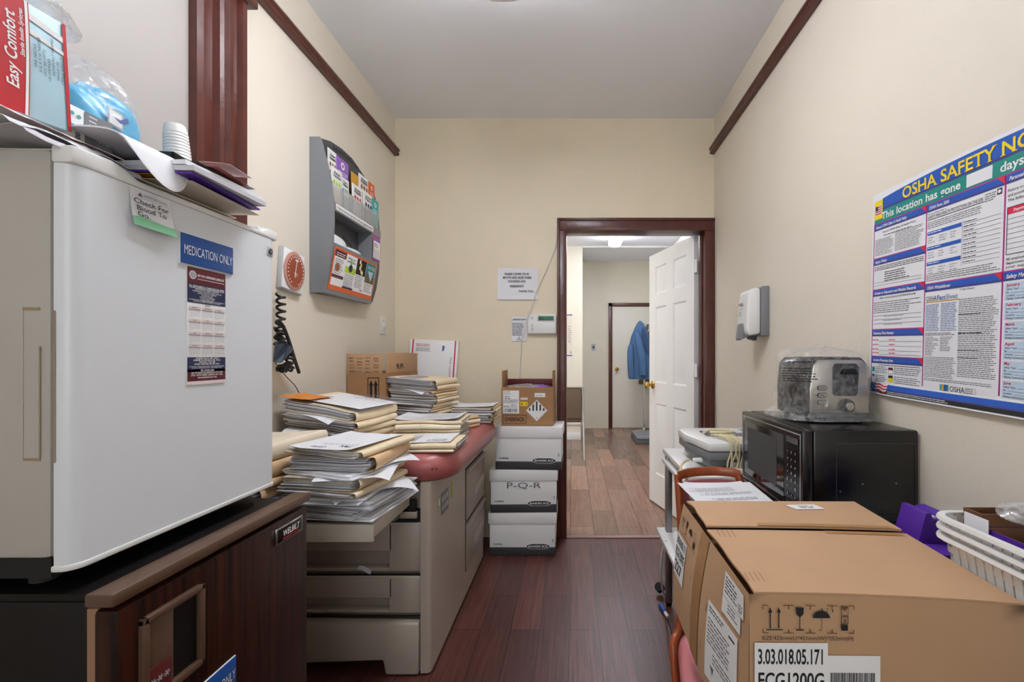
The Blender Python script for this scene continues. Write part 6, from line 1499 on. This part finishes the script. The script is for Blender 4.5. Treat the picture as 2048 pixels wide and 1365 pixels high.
lr(.268, h-.232, .386, h-.092, 'white', 1, 8); p.lines(.275, h-.10, .34, 2, .006, INK, k=2); p.lines(.275, h-.12, .375, 7, .007, 'ink_grey', k=2); p.lines(.30, h-.175, .38, 3, .007, 'ink_grey', k=2); p.lines(.355, h-.105, .38, 1, .010, INK, k=2); p.poly([(.29, h-.20), (.305, h-.20), (.30, h-.215)], 'ink_grey', 2); p.poly([(.32, h-.215), (.335, h-.20), (.345, h-.216)], 'ink_grey', 2)
for u, v in ((.26, h-.12), (.245, h-.2), (.15, h-.12)): p.rect(u, v, u+.002, v+.014, 'cardboard_dark', 1)
p.build('label_print', bx)

# ================================================================== BASKETS AND SMALL THINGS BY THE WALL
def basket(z0, label, inside=False, dx=0):
    t = thing('white_basket', label, 'basket', (.80+dx, .645, z0), 0, 'nested white plastic baskets'); hx_, hy_, hz = .098, .212, .125
    def ring(ox, oy, r=.03, n=5):
        pts = []
        for sx, sy, a0 in ((1, 1, 0), (-1, 1, PI/2), (-1, -1, PI), (1, -1, 3*PI/2)):
            for k in range(n): a = a0+PI/2*k/(n-1); pts.append((sx*(hx_-r)+ (r+ox)*math.cos(a), sy*(hy_-r)+(r+oy)*math.sin(a)))
        return pts
    b = MB(); rs = []
    for o_, z_ in ((-.002, hz-.004), (.010, hz-.004), (.012, hz-.010), (.010, hz-.0125), (.004, hz-.0125), (.0035, hz-.007), (-.002, hz-.007), (-.002, hz-.004)): rs.append([(x, y, z_) for x, y in ring(o_, o_)])
    b.loft(rs, 'white_plastic', cap=False); b.build('rim', t)
    b = MB()
    def slat(x0, y0, x1, y1, dx_, dy_, z0_, z1_, sh=.87):
        b.add([(x0*sh, y0*sh if abs(dy_) else y0*.94, z0_), (x1*sh, y1*sh if abs(dy_) else y1*.94, z0_), (x1, y1, z1_), (x0, y0, z1_), (x0*sh-dx_, (y0*sh if abs(dy_) else y0*.94)-dy_, z0_), (x1*sh-dx_, (y1*sh if abs(dy_) else y1*.94)-dy_, z0_), (x1-dx_, y1-dy_, z1_), (x0-dx_, y0-dy_, z1_)], [(0,1,2,3), (7,6,5,4), (0,4,5,1), (1,5,6,2), (2,6,7,3), (3,7,4,0)], 'white_plastic')
    n = 22
    for sx in (-1, 1):
        for k in range(n):
            y0 = -hy_+.03+(2*hy_-.06)*k/n; slat(sx*hx_, y0, sx*hx_, y0+(2*hy_-.06)/n*.78, sx*.0015, 0, 0, hz-.006)
    for sy in (-1, 1):
        for k in range(9):
            x0 = -hx_+.02+(2*hx_-.04)*k/9; slat(x0, sy*hy_, x0+(2*hx_-.04)/9*.70, sy*hy_, 0, sy*.0018, 0, hz-.006)
    b.build('slat_wall', t)
    b = MB()
    for zc in (.03, .055, hz-.035):
        q = .87+.13*zc/hz; qq = .94+.06*zc/hz
        b.loft([[(x*q, y*qq, zc+dz) for x, y in ring(o_, o_)] for o_, dz in ((-.0005, 0), (-.0035, 0), (-.0035, .010), (-.0005, .010), (-.0005, 0))], 'white_plastic', cap=False)
    b.box(-hx_*.87, -hy_*.94, 0, hx_*.87, hy_*.94, .003, 'white_plastic'); b.build('band', t)
    return t
basket(DT+.002, 'white slatted basket, lowest of the three nested against the wall')
basket(DT+.0195, 'white slatted basket, middle of the three nested against the wall')
basket(DT+.037, 'white slatted basket, uppermost of the three, holding cartons and film')
zi = DT+.037+.005
t = thing('small_carton', 'small open brown carton standing at the far end of the upper white basket', 'box', (.800, .806, zi))
b = MB(); wall4(b, -.066, -.012, .066, .026, 0, .134, 'cardboard_dark', .003); b.box(-.066, -.012, 0, .066, .026, .003, 'cardboard_dark'); b.build('body', t)
t = thing('violet_carton', 'small open violet carton with brown inside in the upper white basket', 'box', (.772, .690, zi))
b = MB(); wall4(b, -.038, -.09, .038, .098, 0, .112, 'cardboard_dark', .002); b.box(-.038, -.09, 0, .038, .098, .003, 'cardboard_dark'); b.build('body', t)
b = MB(); b.box(-.0395, -.091, .002, -.038, .099, .1125, 'purple'); b.box(-.038, .098, .002, .038, .0995, .1125, 'purple'); b.build('violet_outside', t)
b = MB(); b.box(.7265, .775, DT+.075, .728, .822, DT+.172, 'paper'); one('card_divider', b, 'white card standing just inside the basket rim', 'card')
b = MB(); b.loft(blob(.800, .770, zi+.142, .050, .036, .016, 23, .2), 'film'); one('clear_bag', b, 'crumpled clear plastic bag lying across the basket cartons', 'plastic bag')
b = MB(); b.loft(blob(.772, .700, zi+.090, .026, .040, .026, 29, .2, 24, 12), 'paper'); one('crumpled_tissue', b, 'crumpled white tissue inside the violet carton in the basket', 'tissue')
pt = thing('purple_dispenser', 'purple card dispenser box with slotted top between microwave and baskets', 'box', (.785, .985, DT)); pt.scale = (.8, .8, .95)
b = MB(); b.prism([(-.045, 0), (.055, 0), (.055, .075), (.034, .125), (.008, .122), (.004, .112), (-.012, .115), (-.016, .128), (-.030, .128), (-.052, .06)], -.04, .05, 'purple', axis='y', bev=.002); b.build('carton', pt)
b = MB(); b.box(-.010, -.030, .112, .004, .035, .117, 'paper'); b.build('paper_strip', pt)
b = MB(); b.prism([(-.06, 0), (.055, 0), (.055, .058), (-.06, .062)], -.115, -.045, 'purple', axis='y', bev=.002); b.build('front_tray', pt)

# floor-level cables below the carton
cable('floor_cable', [(.425, 2.02, .36), (.412, 2.04, .30), (.408, 2.06, .20), (.43, 2.12, .08), (.46, 2.18, .02)], .005, 'white_cord', 'white cable hanging beside the cart down to the floor')
b = MB(); b.tube([(.455, 2.245, .024), (.44, 2.235, .032), (.43, 2.225, .045)], [.014, .024, .022], 'black_matte', 14); one('black_plug', b, 'round black power plug on the floor under the cart', 'plug')
pl = thing('blue_plug', 'small blue tipped plug lying on the floor below the carton', 'plug', (0, 0, 0))
MB().cyl((.418, 2.115, .012), (.428, 2.055, .012), .011, 'poster_blue', 12, .008).build('tip', pl); MB().cyl((.428, 2.055, .012), (.434, 2.022, .012), .008, 'white_plastic', 12).build('collar', pl)
MB().tube(smooth([(.434, 2.022, .012), (.43, 1.92, .008), (.42, 1.80, .006), (.44, 1.70, .006)], 5), .0035, 'dark_grey', 8).build('wire', pl)
